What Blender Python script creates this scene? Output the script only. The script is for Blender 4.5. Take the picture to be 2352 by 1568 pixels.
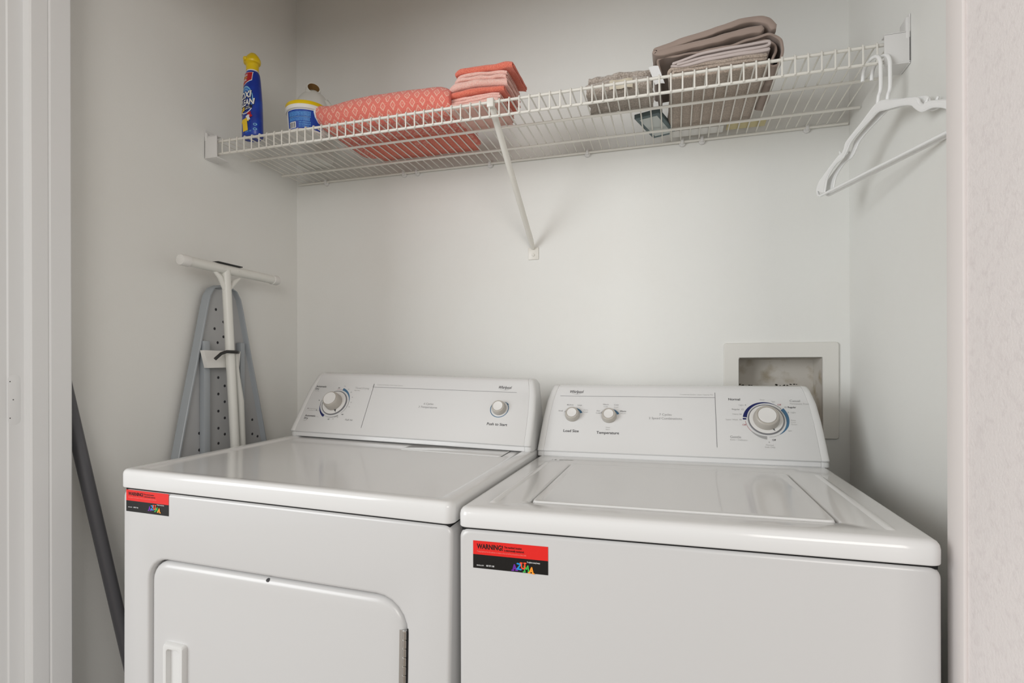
import bpy, bmesh, math, random
from mathutils import Vector, Matrix, noise
PI = math.pi
random.seed(7)
S = bpy.context.scene
for o in list(bpy.data.objects): bpy.data.objects.remove(o)
COL = S.collection

# ------------------------------------------------------------ camera, world, lights, exposure
cam_d = bpy.data.cameras.new('camera'); cam = bpy.data.objects.new('camera', cam_d); COL.objects.link(cam)
cam_d.sensor_width = 36; cam_d.lens = 1270.59/2352*36; cam_d.shift_y = 0.0265; cam_d.clip_start = 0.02
cam.matrix_world = Matrix.Translation((0, -1.7, 1.1436)) @ Matrix.Rotation(0.284872, 4, 'Z') @ Matrix.Rotation(0.0028526, 4, 'Y') @ Matrix.Rotation(PI/2, 4, 'X')
S.camera = cam
w = bpy.data.worlds.new('world'); S.world = w; w.use_nodes = True
w.node_tree.nodes['Background'].inputs[0].default_value = (1.0, 0.985, 0.965, 1)
w.node_tree.nodes['Background'].inputs[1].default_value = 0.62
def area(name, loc, target, sx, sy, power, color):
    l = bpy.data.lights.new(name, 'AREA'); l.shape = 'RECTANGLE'; l.size = sx; l.size_y = sy; l.energy = power; l.color = color
    o = bpy.data.objects.new(name, l); COL.objects.link(o)
    o.location = loc; o.rotation_euler = (Vector(target)-Vector(loc)).to_track_quat('-Z', 'Y').to_euler()
    return o
area('window_light', (-3.1, -3.9, 1.75), (-0.1, -0.3, 1.3), 2.0, 2.0, 84, (0.95, 0.98, 1.0))
area('room_fill', (1.5, -4.8, 1.8), (-0.5, -0.3, 1.2), 1.6, 1.4, 42, (1.0, 0.96, 0.92))  # unseen fill light, added to brighten the left wall
vs = S.view_settings; vs.view_transform = 'Standard'; vs.look = 'None'; vs.gamma = 1; vs.use_curve_mapping = False; vs.exposure = 0.14

# ------------------------------------------------------------ materials
def mat(name, col, rough=0.5, spec=0.5, metal=0.0, coat=0.0, sheen=0.0, bump=None, vary=None, trans=0.0, sss=0.0):
    m = bpy.data.materials.new(name); m.use_nodes = True; n = m.node_tree.nodes; L = m.node_tree.links; b = n['Principled BSDF']
    b.inputs['Base Color'].default_value = (*col, 1); b.inputs['Roughness'].default_value = rough
    b.inputs['Specular IOR Level'].default_value = spec; b.inputs['Metallic'].default_value = metal
    b.inputs['Coat Weight'].default_value = coat; b.inputs['Coat Roughness'].default_value = 0.06
    b.inputs['Sheen Weight'].default_value = sheen; b.inputs['Transmission Weight'].default_value = trans
    if sss: b.inputs['Subsurface Weight'].default_value = sss; b.inputs['Subsurface Radius'].default_value = (0.01, 0.009, 0.008)
    tc = n.new('ShaderNodeTexCoord')
    if bump:
        sc, st, dist = bump; t = n.new('ShaderNodeTexNoise'); t.inputs['Scale'].default_value = sc; t.inputs['Detail'].default_value = 4
        bp = n.new('ShaderNodeBump'); bp.inputs['Strength'].default_value = st; bp.inputs['Distance'].default_value = dist
        L.new(tc.outputs['Object'], t.inputs['Vector']); L.new(t.outputs['Fac'], bp.inputs['Height']); L.new(bp.outputs[0], b.inputs['Normal'])
    if vary:
        sc, col2, lo, hi = vary; t = n.new('ShaderNodeTexNoise'); t.inputs['Scale'].default_value = sc; t.inputs['Detail'].default_value = 5
        r = n.new('ShaderNodeMapRange'); r.inputs[1].default_value = lo; r.inputs[2].default_value = hi
        mx = n.new('ShaderNodeMix'); mx.data_type = 'RGBA'; mx.inputs[6].default_value = (*col, 1); mx.inputs[7].default_value = (*col2, 1)
        L.new(tc.outputs['Object'], t.inputs['Vector']); L.new(t.outputs['Fac'], r.inputs[0]); L.new(r.outputs[0], mx.inputs[0]); L.new(mx.outputs[2], b.inputs['Base Color'])
    return m
def hx(h): 
    v = [int(h[i:i+2], 16)/255 for i in (0, 2, 4)]
    return tuple(c/12.92 if c <= 0.04045 else ((c+0.055)/1.055)**2.4 for c in v)
M = {}
M['wall'] = mat('painted drywall', (0.83, 0.83, 0.80), 0.6, 0.3, bump=(260, 0.10, 0.002), vary=(5, (0.82, 0.815, 0.78), 0.45, 0.75))
M['wall_tex'] = mat('orange peel drywall', (0.87, 0.82, 0.805), 0.75, 0.2, bump=(210, 0.30, 0.003), vary=(90, (0.80, 0.745, 0.735), 0.5, 0.75))
M['bead'] = mat('smooth corner bead paint', (0.84, 0.79, 0.77), 0.6, 0.3)
M['trim'] = mat('semi gloss trim paint', (0.85, 0.86, 0.865), 0.35, 0.45, bump=(40, 0.05, 0.002))
M['ceil'] = mat('ceiling paint', (0.72, 0.66, 0.57), 0.9, 0.2, bump=(120, 0.3, 0.003))
M['floor'] = mat('tan vinyl floor', (0.20, 0.165, 0.13), 0.5, 0.4, vary=(12, (0.26, 0.21, 0.16), 0.4, 0.7))
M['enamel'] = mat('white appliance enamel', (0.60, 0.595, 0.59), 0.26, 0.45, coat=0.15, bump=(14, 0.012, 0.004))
M['enamel_top_lit'] = mat('glossy white enamel lightened for tops', (0.745, 0.745, 0.74), 0.12, 0.42, coat=0.15)  # body enamel lightened: extra light on the tops put into the colour
M['plastic'] = mat('white console plastic', (0.73, 0.73, 0.725), 0.22, 0.5, coat=0.2)
M['capm'] = mat('warm white plastic', (0.71, 0.71, 0.70), 0.35, 0.45)
M['beige'] = mat('warm grey knob plastic', (0.47, 0.44, 0.395), 0.38, 0.45)
M['knobw'] = mat('white knob plastic', (0.78, 0.77, 0.75), 0.35, 0.45)
M['dark'] = mat('dark grey ink', (0.055, 0.055, 0.06), 0.5)
M['gap'] = mat('black gap shade', (0.02, 0.02, 0.02), 0.8, 0.1)  # black colour standing in for shade inside seams and slits
M['ink2'] = mat('grey ink', (0.36, 0.36, 0.36), 0.5)
M['ink3'] = mat('pale grey ink', (0.52, 0.52, 0.51), 0.5)
M['line'] = mat('console line ink', (0.20, 0.20, 0.21), 0.5)
M['navy'] = mat('navy ink', hx('0f1c5c'), 0.4)
M['steel'] = mat('steel blue ink', hx('47708f'), 0.4)
M['redink'] = mat('red ink', hx('b06065'), 0.5)
M['chrome'] = mat('chrome', (0.72, 0.72, 0.71), 0.18, 0.5, metal=1.0)
M['wire'] = mat('white vinyl coated wire', (0.80, 0.78, 0.72), 0.35, 0.5)
M['bracket'] = mat('white bracket plastic', (0.76, 0.75, 0.735), 0.4, 0.45)
M['hanger'] = mat('white hanger plastic', (0.90, 0.90, 0.89), 0.35, 0.5)
M['st_red'] = mat('sticker red', hx('e3241f'), 0.28, 0.5)
M['st_blk'] = mat('sticker black', hx('141414'), 0.25, 0.5)
M['st_wht'] = mat('sticker white print', (0.75, 0.75, 0.75), 0.4)
M['st_pink'] = mat('sticker pale print', hx('f08078'), 0.4)
for k, c in dict(l_pur='6a25a0', l_blu='1893d6', l_ora='f0512a', l_grn='3fb54c', l_yel='f59a2c').items(): M[k] = mat('letter '+k[2:], hx(c), 0.35)
M['b_blue'] = mat('blue bottle sleeve', hx('0d2f93'), 0.3, 0.5, vary=(28, hx('1346b4'), 0.45, 0.7))
M['b_lblue'] = mat('light blue swirl print', hx('3f86d0'), 0.3, vary=(60, hx('1a58b8'), 0.45, 0.7))
M['b_cyan'] = mat('pale cyan print', hx('86c4e4'), 0.3)
M['yellow'] = mat('yellow plastic', hx('e4c307'), 0.35, 0.45)
M['b_yel'] = mat('yellow print', hx('f0c814'), 0.35)
M['b_red'] = mat('red print', hx('b0141c'), 0.35)
M['b_wht'] = mat('white print', (0.82, 0.82, 0.82), 0.35)
M['b_drk'] = mat('black print', hx('121a36'), 0.35)
M['tubw'] = mat('white tub plastic', (0.80, 0.79, 0.76), 0.4, 0.4, sss=0.1)
M['tub_lab'] = mat('blue tub label', hx('0c3ea0'), 0.3)
M['tub_txt'] = mat('pale blue tub print', hx('4d8fd0'), 0.4, vary=(420, hx('2a66b8'), 0.42, 0.6))
M['jug'] = mat('translucent white jug plastic', (0.74, 0.74, 0.70), 0.4, 0.4, sss=0.15)
M['jugin'] = mat('brown inside of jug', hx('8a6a3c'), 0.7)  # brown tone on the inner faces of the spout
M['pole'] = mat('charcoal painted metal', hx('5a5a5e'), 0.35, 0.5)
M['board'] = mat('grey painted steel pan', hx('b4b5b6'), 0.42, 0.5)
M['rim'] = mat('blue grey steel rim', hx('a3a9ae'), 0.35, 0.5)
M['hole'] = mat('dark vent hole', (0.05, 0.05, 0.055), 0.8, 0.1)
M['leg'] = mat('ivory powder coated steel', hx('e6e6e0'), 0.35, 0.5)
M['legcap'] = mat('white rubber cap', (0.80, 0.79, 0.76), 0.5)
M['black'] = mat('black plastic', (0.025, 0.025, 0.025), 0.4)
M['outbox'] = mat('cream outlet box plastic', (0.77, 0.755, 0.71), 0.5, 0.4)
M['outin'] = mat('stained outlet box interior', (0.62, 0.585, 0.53), 0.6, 0.3, vary=(22, (0.40, 0.34, 0.25), 0.5, 0.72))
M['dirt'] = mat('black mildew', (0.05, 0.045, 0.035), 0.9, 0.1)
M['taupe'] = mat('taupe sateen sheet', hx('9d8c82'), 0.7, 0.25, sheen=0.25, bump=(900, 0.1, 0.001))
M['lav'] = mat('pale lavender grey sheet', hx('c6bab6'), 0.8, 0.2, sheen=0.2, bump=(900, 0.1, 0.001))
M['dtow'] = mat('taupe terry cloth', hx('c4b4a6'), 0.95, 0.1, sheen=0.4, bump=(700, 0.8, 0.002), vary=(300, hx('a99a8d'), 0.4, 0.6))
M['gtow'] = mat('grey shaggy terry cloth', hx('c9bdb2'), 0.95, 0.1, sheen=0.5, bump=(420, 1.0, 0.004), vary=(260, hx('a99c90'), 0.4, 0.6))
M['coral'] = mat('coral terry cloth', hx('fa9078'), 0.95, 0.1, sheen=0.3, bump=(620, 0.9, 0.003), vary=(420, hx('ec735e'), 0.4, 0.62))
M['pink'] = mat('pale pink terry cloth', hx('ffd6ca'), 0.95, 0.1, sheen=0.3, bump=(620, 0.9, 0.003), vary=(420, hx('fbc0b2'), 0.4, 0.62))
M['tag'] = mat('white satin tag', (0.80, 0.80, 0.80), 0.5)
M['tag2'] = mat('cream satin tag', hx('cdc4b0'), 0.5)
M['teal'] = mat('dark teal card', hx('66777a'), 0.6)
M['palegrey'] = mat('pale grey card', hx('cdd3d1'), 0.6)
M['whitecard'] = mat('white card', (0.78, 0.77, 0.74), 0.6)
M['yelcard'] = mat('pale yellow card', hx('cbbf92'), 0.6)
def diamond_mat():
    m = mat('coral terry with pale diamonds', hx('ef6f62'), 0.95, 0.1, sheen=0.3, bump=(620, 0.9, 0.003))
    n = m.node_tree.nodes; L = m.node_tree.links; b = n['Principled BSDF']
    uv = n.new('ShaderNodeUVMap'); sp = n.new('ShaderNodeSeparateXYZ'); L.new(uv.outputs[0], sp.inputs[0])
    def mth(op, a, c=None, d=None):
        q = n.new('ShaderNodeMath'); q.operation = op
        for i, v in enumerate((a, c, d)):
            if v is None: continue
            if isinstance(v, (int, float)): q.inputs[i].default_value = v
            else: L.new(v, q.inputs[i])
        return q.outputs[0]
    nz = n.new('ShaderNodeTexNoise'); nz.inputs['Scale'].default_value = 160; L.new(uv.outputs[0], nz.inputs['Vector'])
    jit = mth('MULTIPLY', mth('SUBTRACT', nz.outputs['Fac'], 0.5), 0.22)
    def lattice(ox, oy):
        a = mth('ABSOLUTE', mth('SUBTRACT', mth('FRACT', mth('ADD', mth('DIVIDE', sp.outputs[0], 0.0285), ox)), 0.5))
        c = mth('ABSOLUTE', mth('SUBTRACT', mth('FRACT', mth('ADD', mth('DIVIDE', sp.outputs[1], 0.0325), oy)), 0.5))
        d = mth('ADD', mth('ADD', a, c), jit)
        return mth('MAXIMUM', mth('LESS_THAN', mth('ABSOLUTE', mth('SUBTRACT', d, 0.25)), 0.05), mth('MULTIPLY', mth('LESS_THAN', d, 0.10), 0.35))
    f = mth('MAXIMUM', lattice(0, 0), lattice(0.5, 0.5))
    n2 = n.new('ShaderNodeTexNoise'); n2.inputs['Scale'].default_value = 420; L.new(uv.outputs[0], n2.inputs['Vector'])
    m0 = n.new('ShaderNodeMix'); m0.data_type = 'RGBA'; m0.inputs[6].default_value = (*hx('fa9080'), 1); m0.inputs[7].default_value = (*hx('ee7567'), 1)
    L.new(mth('MULTIPLY_ADD', n2.outputs['Fac'], 3.0, -1.0), m0.inputs[0])
    mx = n.new('ShaderNodeMix'); mx.data_type = 'RGBA'; mx.inputs[7].default_value = (*hx('ffcdb8'), 1)
    L.new(m0.outputs[2], mx.inputs[6]); L.new(mth('MULTIPLY', f, 0.85), mx.inputs[0]); L.new(mx.outputs[2], b.inputs['Base Color'])
    return m
M['diamond'] = diamond_mat()

# ------------------------------------------------------------ mesh helpers
class B:
    def __init__(s): s.bm = bmesh.new(); s.uv = None
    def quadstrip(s, A, C, mi=0, closed=True):
        n = len(A)
        for i in range(n if closed else n-1):
            j = (i+1) % n
            f = s.bm.faces.new((A[i], A[j], C[j], C[i])); f.material_index = mi
    def verts(s, pts): return [s.bm.verts.new(p) for p in pts]
    def loops(s, L, cap0=True, cap1=True, mi=0, mis=None):
        V = [s.verts(l) for l in L]
        for i in range(len(V)-1): s.quadstrip(V[i], V[i+1], mis[i] if mis else mi)
        if cap0: s.bm.faces.new(list(reversed(V[0]))).material_index = mis[0] if mis else mi
        if cap1: s.bm.faces.new(V[-1]).material_index = mis[-1] if mis else mi
        return V
    def box(s, x0, x1, y0, y1, z0, z1, bev=0.0, mi=0, seg=2, rot=None):
        r = bmesh.ops.create_cube(s.bm, size=1)
        mtx = Matrix.Translation(((x0+x1)/2, (y0+y1)/2, (z0+z1)/2)) @ Matrix.Diagonal((x1-x0, y1-y0, z1-z0, 1))
        if rot is not None: mtx = rot @ mtx
        bmesh.ops.transform(s.bm, matrix=mtx, verts=r['verts'])
        fs = {f for v in r['verts'] for f in v.link_faces}
        if bev:
            es = list({e for v in r['verts'] for e in v.link_edges})
            q = bmesh.ops.bevel(s.bm, geom=es, offset=bev, segments=seg, affect='EDGES', profile=0.5)
            fs = fs | set(q['faces'])
        for f in fs:
            if f.is_valid: f.material_index = mi
    def tube(s, pts, r, seg=10, mi=0, closed=False, cap=True):
        P = [Vector(p) for p in pts]; n = len(P); rr = r if isinstance(r, (list, tuple)) else [r]*n
        T = []
        for i in range(n):
            a = P[i-1] if (i > 0 or closed) else P[i]; c = P[(i+1) % n] if (i < n-1 or closed) else P[i]
            T.append((c-a).normalized())
        up = Vector((0, 0, 1)) if abs(T[0].z) < 0.9 else Vector((0, 1, 0))
        N = (up - T[0]*up.dot(T[0])).normalized(); rings = []
        for i in range(n):
            N = (N - T[i]*N.dot(T[i])).normalized(); Bn = T[i].cross(N)
            rings.append([P[i] + (N*math.cos(2*PI*k/seg) + Bn*math.sin(2*PI*k/seg))*rr[i] for k in range(seg)])
        if closed:
            V = [s.verts(l) for l in rings]
            for i in range(n): s.quadstrip(V[i], V[(i+1) % n], mi)
        else: s.loops(rings, cap, cap, mi)
    def lathe(s, prof, o=(0, 0, 0), ax=(0, 0, 1), seg=32, mi=0, mis=None, sx=1.0, sy=1.0, cap0=True, cap1=True):
        ax = Vector(ax).normalized(); q = Vector((1, 0, 0)) if abs(ax.x) < 0.9 else Vector((0, 1, 0))
        U = (q - ax*q.dot(ax)).normalized(); W = ax.cross(U); o = Vector(o)
        L = [[o + ax*h + (U*math.cos(2*PI*k/seg)*sx + W*math.sin(2*PI*k/seg)*sy)*r for k in range(seg)] for r, h in prof]
        s.loops(L, cap0, cap1, mi, mis)
    def flat(s, pts3, mi=0): s.bm.faces.new(s.verts(pts3)).material_index = mi
    def mesh2d(s, vf, fn, mi=0):
        v, f = vf; V = s.verts([fn(*p) for p in v])
        for q in f:
            try: s.bm.faces.new([V[i] for i in q]).material_index = mi
            except ValueError: pass
    def done(s, name, mats, parent=None, smooth=35, recalc=True, loc=None):
        if recalc: bmesh.ops.recalc_face_normals(s.bm, faces=s.bm.faces[:])
        me = bpy.data.meshes.new(name); s.bm.to_mesh(me); s.bm.free()
        if not isinstance(mats, (list, tuple)): mats = [mats]
        for m in mats: me.materials.append(M[m] if isinstance(m, str) else m)
        if smooth:
            me.shade_smooth(); me.set_sharp_from_angle(angle=math.radians(smooth))
        o = bpy.data.objects.new(name, me); COL.objects.link(o)
        if parent is not None: o.parent = parent
        if loc is not None: o.location = loc
        return o
def tag(o, label=None, cat=None, group=None, kind=None):
    if label: o['label'] = label
    if cat: o['category'] = cat
    if group: o['group'] = group
    if kind: o['kind'] = kind
    return o
def thing(name, label, cat, loc, rot=None, group=None):
    o = bpy.data.objects.new(name, None); COL.objects.link(o); o.empty_display_size = 0.05
    o.location = loc
    if rot is not None: o.rotation_euler = rot
    return tag(o, label, cat, group)
def struct(o): o['kind'] = 'structure'; return o
def rrect(x0, x1, z0, z1, r, n=6):
    rs = r if isinstance(r, (list, tuple)) else [r]*4     # corner radii: (x1,z1) (x0,z1) (x0,z0) (x1,z0)
    out = []
    for (cx, cz, a0), q in zip(((x1, z1, 0), (x0, z1, PI/2), (x0, z0, PI), (x1, z0, 1.5*PI)), rs):
        mx = cx - math.copysign(q, cx-(x0+x1)/2); mz = cz - math.copysign(q, cz-(z0+z1)/2)
        for k in range(n+1):
            a = a0 + PI/2*k/n; out.append((mx+q*math.cos(a), mz+q*math.sin(a)))
    return out
_tc = {}
def text2d(body, size, x=0, y=0, align='CENTER', bold=0.0, shear=0.0, sx=1.0, rot=0.0):
    key = (body, bold, shear, align)
    if key not in _tc:
        cu = bpy.data.curves.new('t', 'FONT'); cu.body = body; cu.size = 1; cu.align_x = align; cu.offset = bold; cu.shear = shear; cu.resolution_u = 3
        o = bpy.data.objects.new('t', cu); COL.objects.link(o)
        dg = bpy.context.evaluated_depsgraph_get(); me = bpy.data.meshes.new_from_object(o.evaluated_get(dg))
        _tc[key] = ([(v.co.x, v.co.y) for v in me.vertices], [tuple(p.vertices) for p in me.polygons])
        bpy.data.objects.remove(o); bpy.data.curves.remove(cu); bpy.data.meshes.remove(me)
    v, f = _tc[key]; c, sn = math.cos(rot), math.sin(rot)
    return [(x + size*(sx*a*c - b*sn), y + size*(sx*a*sn + b*c)) for a, b in v], f
def arc2d(cx, cy, a0, a1, ri0, ro0, ri1=None, ro1=None, n=20):
    ri1 = ri0 if ri1 is None else ri1; ro1 = ro0 if ro1 is None else ro1; v = []; f = []
    for k in range(n+1):
        t = k/n; a = math.radians(a0+(a1-a0)*t); ri = ri0+(ri1-ri0)*t; ro = ro0+(ro1-ro0)*t
        v += [(cx+ri*math.cos(a), cy+ri*math.sin(a)), (cx+ro*math.cos(a), cy+ro*math.sin(a))]
        if k: f.append((2*k-2, 2*k-1, 2*k+1, 2*k))
    return v, f
def rect2d(x0, x1, y0, y1, nx=1, ny=1):
    v = [(x0+(x1-x0)*i/nx, y0+(y1-y0)*j/ny) for j in range(ny+1) for i in range(nx+1)]; w_ = nx+1
    return v, [(j*w_+i, j*w_+i+1, (j+1)*w_+i+1, (j+1)*w_+i) for j in range(ny) for i in range(nx)]

# ------------------------------------------------------------ the setting
XL, XR, ZC = -1.306, 0.458, 2.50
b = B()
hx0, hx1, hz0, hz1 = 0.172, 0.398, 0.96, 1.178
for a in ((-1.5, hx0, 0, ZC+.1), (hx1, 0.7, 0, ZC+.1), (hx0, hx1, 0, hz0), (hx0, hx1, hz1, ZC+.1)): b.box(a[0], a[1], 0, 0.12, a[2], a[3])
struct(b.done('wall_back', 'wall', smooth=0))
b = B(); b.box(XL-0.12, XL, -0.864, 0.002, 0, ZC+.1); struct(b.done('wall_left', 'wall', smooth=0))
b = B(); b.box(XR, XR+0.12, -0.815, 0.0, 0, ZC+.1); struct(b.done('wall_right', 'wall', smooth=0))
b = B()
b.box(-3.2, -1.262, -0.985, -0.862, 0, ZC); b.box(0.362, 2.4, -0.985, -0.815, 0, ZC); b.box(-1.262, 0.362, -0.985, -0.862, 2.14, ZC)
struct(b.done('wall_front', 'wall_tex', smooth=0))
b = B(); b.box(-3.2, 2.4, -5.0, 0.1, -0.06, 0); struct(b.done('floor', 'floor', smooth=0))
b = B(); b.box(-3.2, 2.4, -2.2, 0.1, ZC, ZC+0.06); struct(b.done('ceiling', 'ceil', smooth=0))
# left door jamb: stepped profile run up the opening
prof = [(-1.312, -0.826), (-1.2405, -0.826), (-1.2385, -0.829), (-1.2385, -0.868), (-1.2405, -0.871), (-1.2385, -0.874), (-1.2385, -0.9035), (-1.2405, -0.9065),
        (-1.2535, -0.9090), (-1.2535, -0.9355), (-1.2560, -0.9375), (-1.2560, -0.996), (-1.263, -1.0), (-1.33, -1.0), (-1.33, -0.985), (-1.312, -0.985)]
b = B(); b.loops([[(x, y, z) for x, y in prof] for z in (0, 2.13)])
jamb = struct(b.done('trim_1', 'trim', smooth=20))
b = B()
strike = rrect(-0.9370, -0.9150, 1.035, 1.135, 0.010)
L0 = [(-1.2534, y, z) for y, z in strike]; L1 = [(-1.25315, (y+0.926)*0.97-0.926, (z-1.085)*0.985+1.085) for y, z in strike]
b.loops([L0, L1], cap0=False)
for y, z in ((-0.9335, 1.121), (-0.9280, 1.085), (-0.9335, 1.049)): b.lathe([(0.0012, 0), (0.0009, 0.0004)], (-1.2531, y, z), (1, 0, 0), 10, mi=1)
b.done('strike_plate', ['trim', 'dark'], jamb)
b = B(); b.box(0.357, 0.3625, -0.853, -0.808, 0, 2.13, 0.002); struct(b.done('trim_2', 'bead'))

# ------------------------------------------------------------ console (backsplash) shared by dryer and washer
K = 0.65; KN = math.hypot(1, K)
CP = [(0.155, 0.0), (0.006, 0.0), (0.0045, 0.002), (0.0045, 0.0115), (0.0015, 0.0135), (-0.0012, 0.0155), (-0.0015, 0.0165)]
CP += [(0.006+(z-0.028)*K, z) for z in (0.0175, 0.06, 0.10, 0.14, 0.168)]
CP += [(0.1015, 0.1745), (0.106, 0.1795), (0.1125, 0.1822), (0.121, 0.183), (0.138, 0.183), (0.146, 0.180), (0.155, 0.172)]
def con_w(z, hw):
    t = z/0.183; return hw - 0.009*t - 0.013*t**5
def console_section(xs, hw, bz=1):
    # xs: list of (u, inset); u = distance in from the slanted end
    L = []
    for u, ins, sgn in xs:
        l = []
        for y, z in CP:
            yy = y + ins*(1.0 if y < 0.12 else 0); zz = z - ins*0.8*(z > 0.15)
            l.append((sgn*(con_w(z, hw)-u), yy, zz))
        L.append(l)
    return L
def console(parent, hw, org):
    c = bpy.data.objects.new('control_panel', None)
    b = B(); g = 0.0178
    xs = [(g, 0.0005, -1), (g+0.0008, 0.0, -1), (hw*0.5, 0, -1), (hw*0.5, 0, 1), (g+0.0008, 0.0, 1), (g, 0.0005, 1)]
    b.loops(console_section(xs, hw))
    c = b.done('control_panel', 'plastic', parent, smooth=28, loc=org)
    for sg in (-1, 1):
        b = B(); b.loops(console_section([(0.0, 0.007, sg), (0.001, 0.0042, sg), (0.003, 0.0018, sg), (0.0065, 0.0004, sg), (0.009, 0, sg), (g-0.0010, 0, sg), (g-0.0003, 0.0005, sg)], hw))
        b.done('end_cap', 'capm', c, smooth=40)
    return c
def on_panel(x, s, lift=0.0005):
    z = 0.028 + s/KN; y = 0.006 + (z-0.028)*K
    return (x, y - lift/KN, z + lift*K/KN)
NRM = Vector((0, -1, K)).normalized()
def knob(name, parent_root, org, x, s, r, h, capr, label=None):
    p = Vector(on_panel(x, s, 0.0)) + Vector(org)
    b = B()
    b.lathe([(r*0.98, 0.0), (r, 0.001), (r*0.99, h*0.35), (r*0.94, h*0.75), (r*0.88, h*0.93), (r*0.80, h), (capr*1.06, h), (capr*1.03, h-0.001)], (0, 0, 0), NRM, 40)
    k = b.done(name, 'beige', parent_root, smooth=30, loc=p)
    if label: k['label'] = label
    b = B(); b.lathe([(capr, h-0.0012), (capr, h+0.0006), (capr*0.96, h+0.0011), (capr*0.6, h+0.0006), (capr*0.2, h+0.0004)], (0, 0, 0), NRM, 36)
    b.done('knob_cap', 'knobw', k, smooth=30)
    return k
def skirt(parent, org, x, s, r):
    p = Vector(on_panel(x, s, 0.0)) + Vector(org)
    b = B(); b.lathe([(r, 0), (r, 0.0022), (r*0.985, 0.0030), (r*0.93, 0.0030), (r*0.4, 0.0034)], (0, 0, 0), NRM, 56, mis=[1, 1, 1, 0, 0])
    d = b.done('dial_skirt', ['knobw', 'line'], parent, smooth=30, loc=p)
    b = B(); a = math.radians(-62); U = Vector((1, 0, 0)); W = NRM.cross(U)
    def q(rad, off): return NRM*0.0037 + (U*math.cos(a)+W*math.sin(a))*rad + (-U*math.sin(a)+W*math.cos(a))*off
    b.flat([q(r*0.66, 0.0035), q(r*0.66, -0.0035), q(r*0.78, -0.0012), q(r*0.90, 0), q(r*0.78, 0.0012)])
    b.done('dial_pointer', 'dark', d, smooth=0)
    return d
def prints(parent, items, mats):
    b = B()
    for vf, mi in items: b.mesh2d(vf, on_panel, mi)
    return b.done('panel_print', mats, parent, smooth=0, recalc=False)
INK = ['dark', 'ink2', 'ink3', 'line', 'navy', 'steel', 'redink']
def logo(x, s):
    v = [(text2d('Whirlpool', 0.0125, x, s, bold=0.008, shear=0.35, sx=0.72), 0)]
    v.append((arc2d(x-0.001, s+0.021, 242, 308, 0.0250, 0.0252, 0.0250, 0.0262), 1)); return v

# ------------------------------------------------------------ warning sticker, as flat local x 0..w, z 0..-h
def sticker(parent, loc, w, h, name='warning_sticker'):
    b = B(); f0 = lambda x, z: (x, 0.0, z)
    b.mesh2d(rect2d(0, w, -h*0.50, 0), f0, 0); b.mesh2d(rect2d(0, w, -h, -h*0.50), f0, 1)
    s = b.done(name, ['st_red', 'st_blk'], parent, smooth=0, recalc=False, loc=loc)
    b = B(); f1 = lambda x, z: (x, -0.0003, z); u = w/0.126
    b.mesh2d(text2d('WARNING!', 0.0112*u, 0.0068*u, -0.0125*u, 'LEFT', 0.028, sx=0.78), f1, 0)
    b.mesh2d(text2d("This machine's location", 0.0046*u, 0.0535*u, -0.0084*u, 'LEFT', 0.022, sx=0.68), f1, 0)
    b.mesh2d(text2d('is electronically monitored.', 0.0046*u, 0.0535*u, -0.0135*u, 'LEFT', 0.022, sx=0.66), f1, 0)
    b.mesh2d(text2d('Moving Appliance from this address is a violation of law and will be prosecuted as a felony theft', 0.0036*u, 0.0068*u, -0.0182*u, 'LEFT', 0.006, sx=0.60), f1, 1)
    b.mesh2d(text2d('azuma.com', 0.0038*u, 0.0062*u, -0.0408*u, 'LEFT', 0.006, sx=0.72), f1, 2)
    b.mesh2d(text2d('800 707 1188', 0.0036*u, 0.0228*u, -0.0408*u, 'LEFT', 0.020, sx=0.68), f1, 2)
    b.mesh2d(text2d('The Appliance Leasing Company', 0.0034*u, 0.0915*u, -0.0284*u, 'LEFT', 0.014, sx=0.48), f1, 2)
    for li, (ch, x, z, mi, ro, sz, feet) in enumerate((('A', 0.0712, -0.0425, 3, 0.06, 0.0138, ((-0.28, 0), (0.28, 0))), ('Z', 0.0780, -0.0402, 4, -0.12, 0.0138, ((-0.2, 0.62), (0.22, 0.05))), ('M', 0.0912, -0.0428, 6, 0.13, 0.0138, ((-0.36, 0), (0.36, 0))),
                                  ('U', 0.0855, -0.0386, 5, 0.04, 0.0142, ((-0.27, 0.64), (0.27, 0.64))), ('A', 0.0985, -0.0444, 7, -0.10, 0.0140, ((-0.28, 0), (0.28, 0))))):
        g1 = lambda x_, z_, d_=0.0001*li: (x_, -0.0003-d_, z_)
        b.mesh2d(text2d(ch, sz*u, x*u, z*u, 'CENTER', 0.050, rot=ro, sx=0.82), g1, mi)
        for fx, fz in feet:
            V, F = rect2d(fx*0.82-0.17, fx*0.82+0.17, fz-0.05, fz+0.09); c_, s_ = math.cos(ro), math.sin(ro)
            b.mesh2d(([((x+sz*(p*c_-q*s_))*u, (z+sz*(p*s_+q*c_))*u) for p, q in V], F), lambda x_, z_, d_=0.0001*li+0.00004: (x_, -0.0003-d_, z_), mi)
    b.done('sticker_print', ['st_blk', 'st_pink', 'st_wht', 'l_pur', 'l_blu', 'l_ora', 'l_grn', 'l_yel'], s, smooth=0, recalc=False)
    return s

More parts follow.
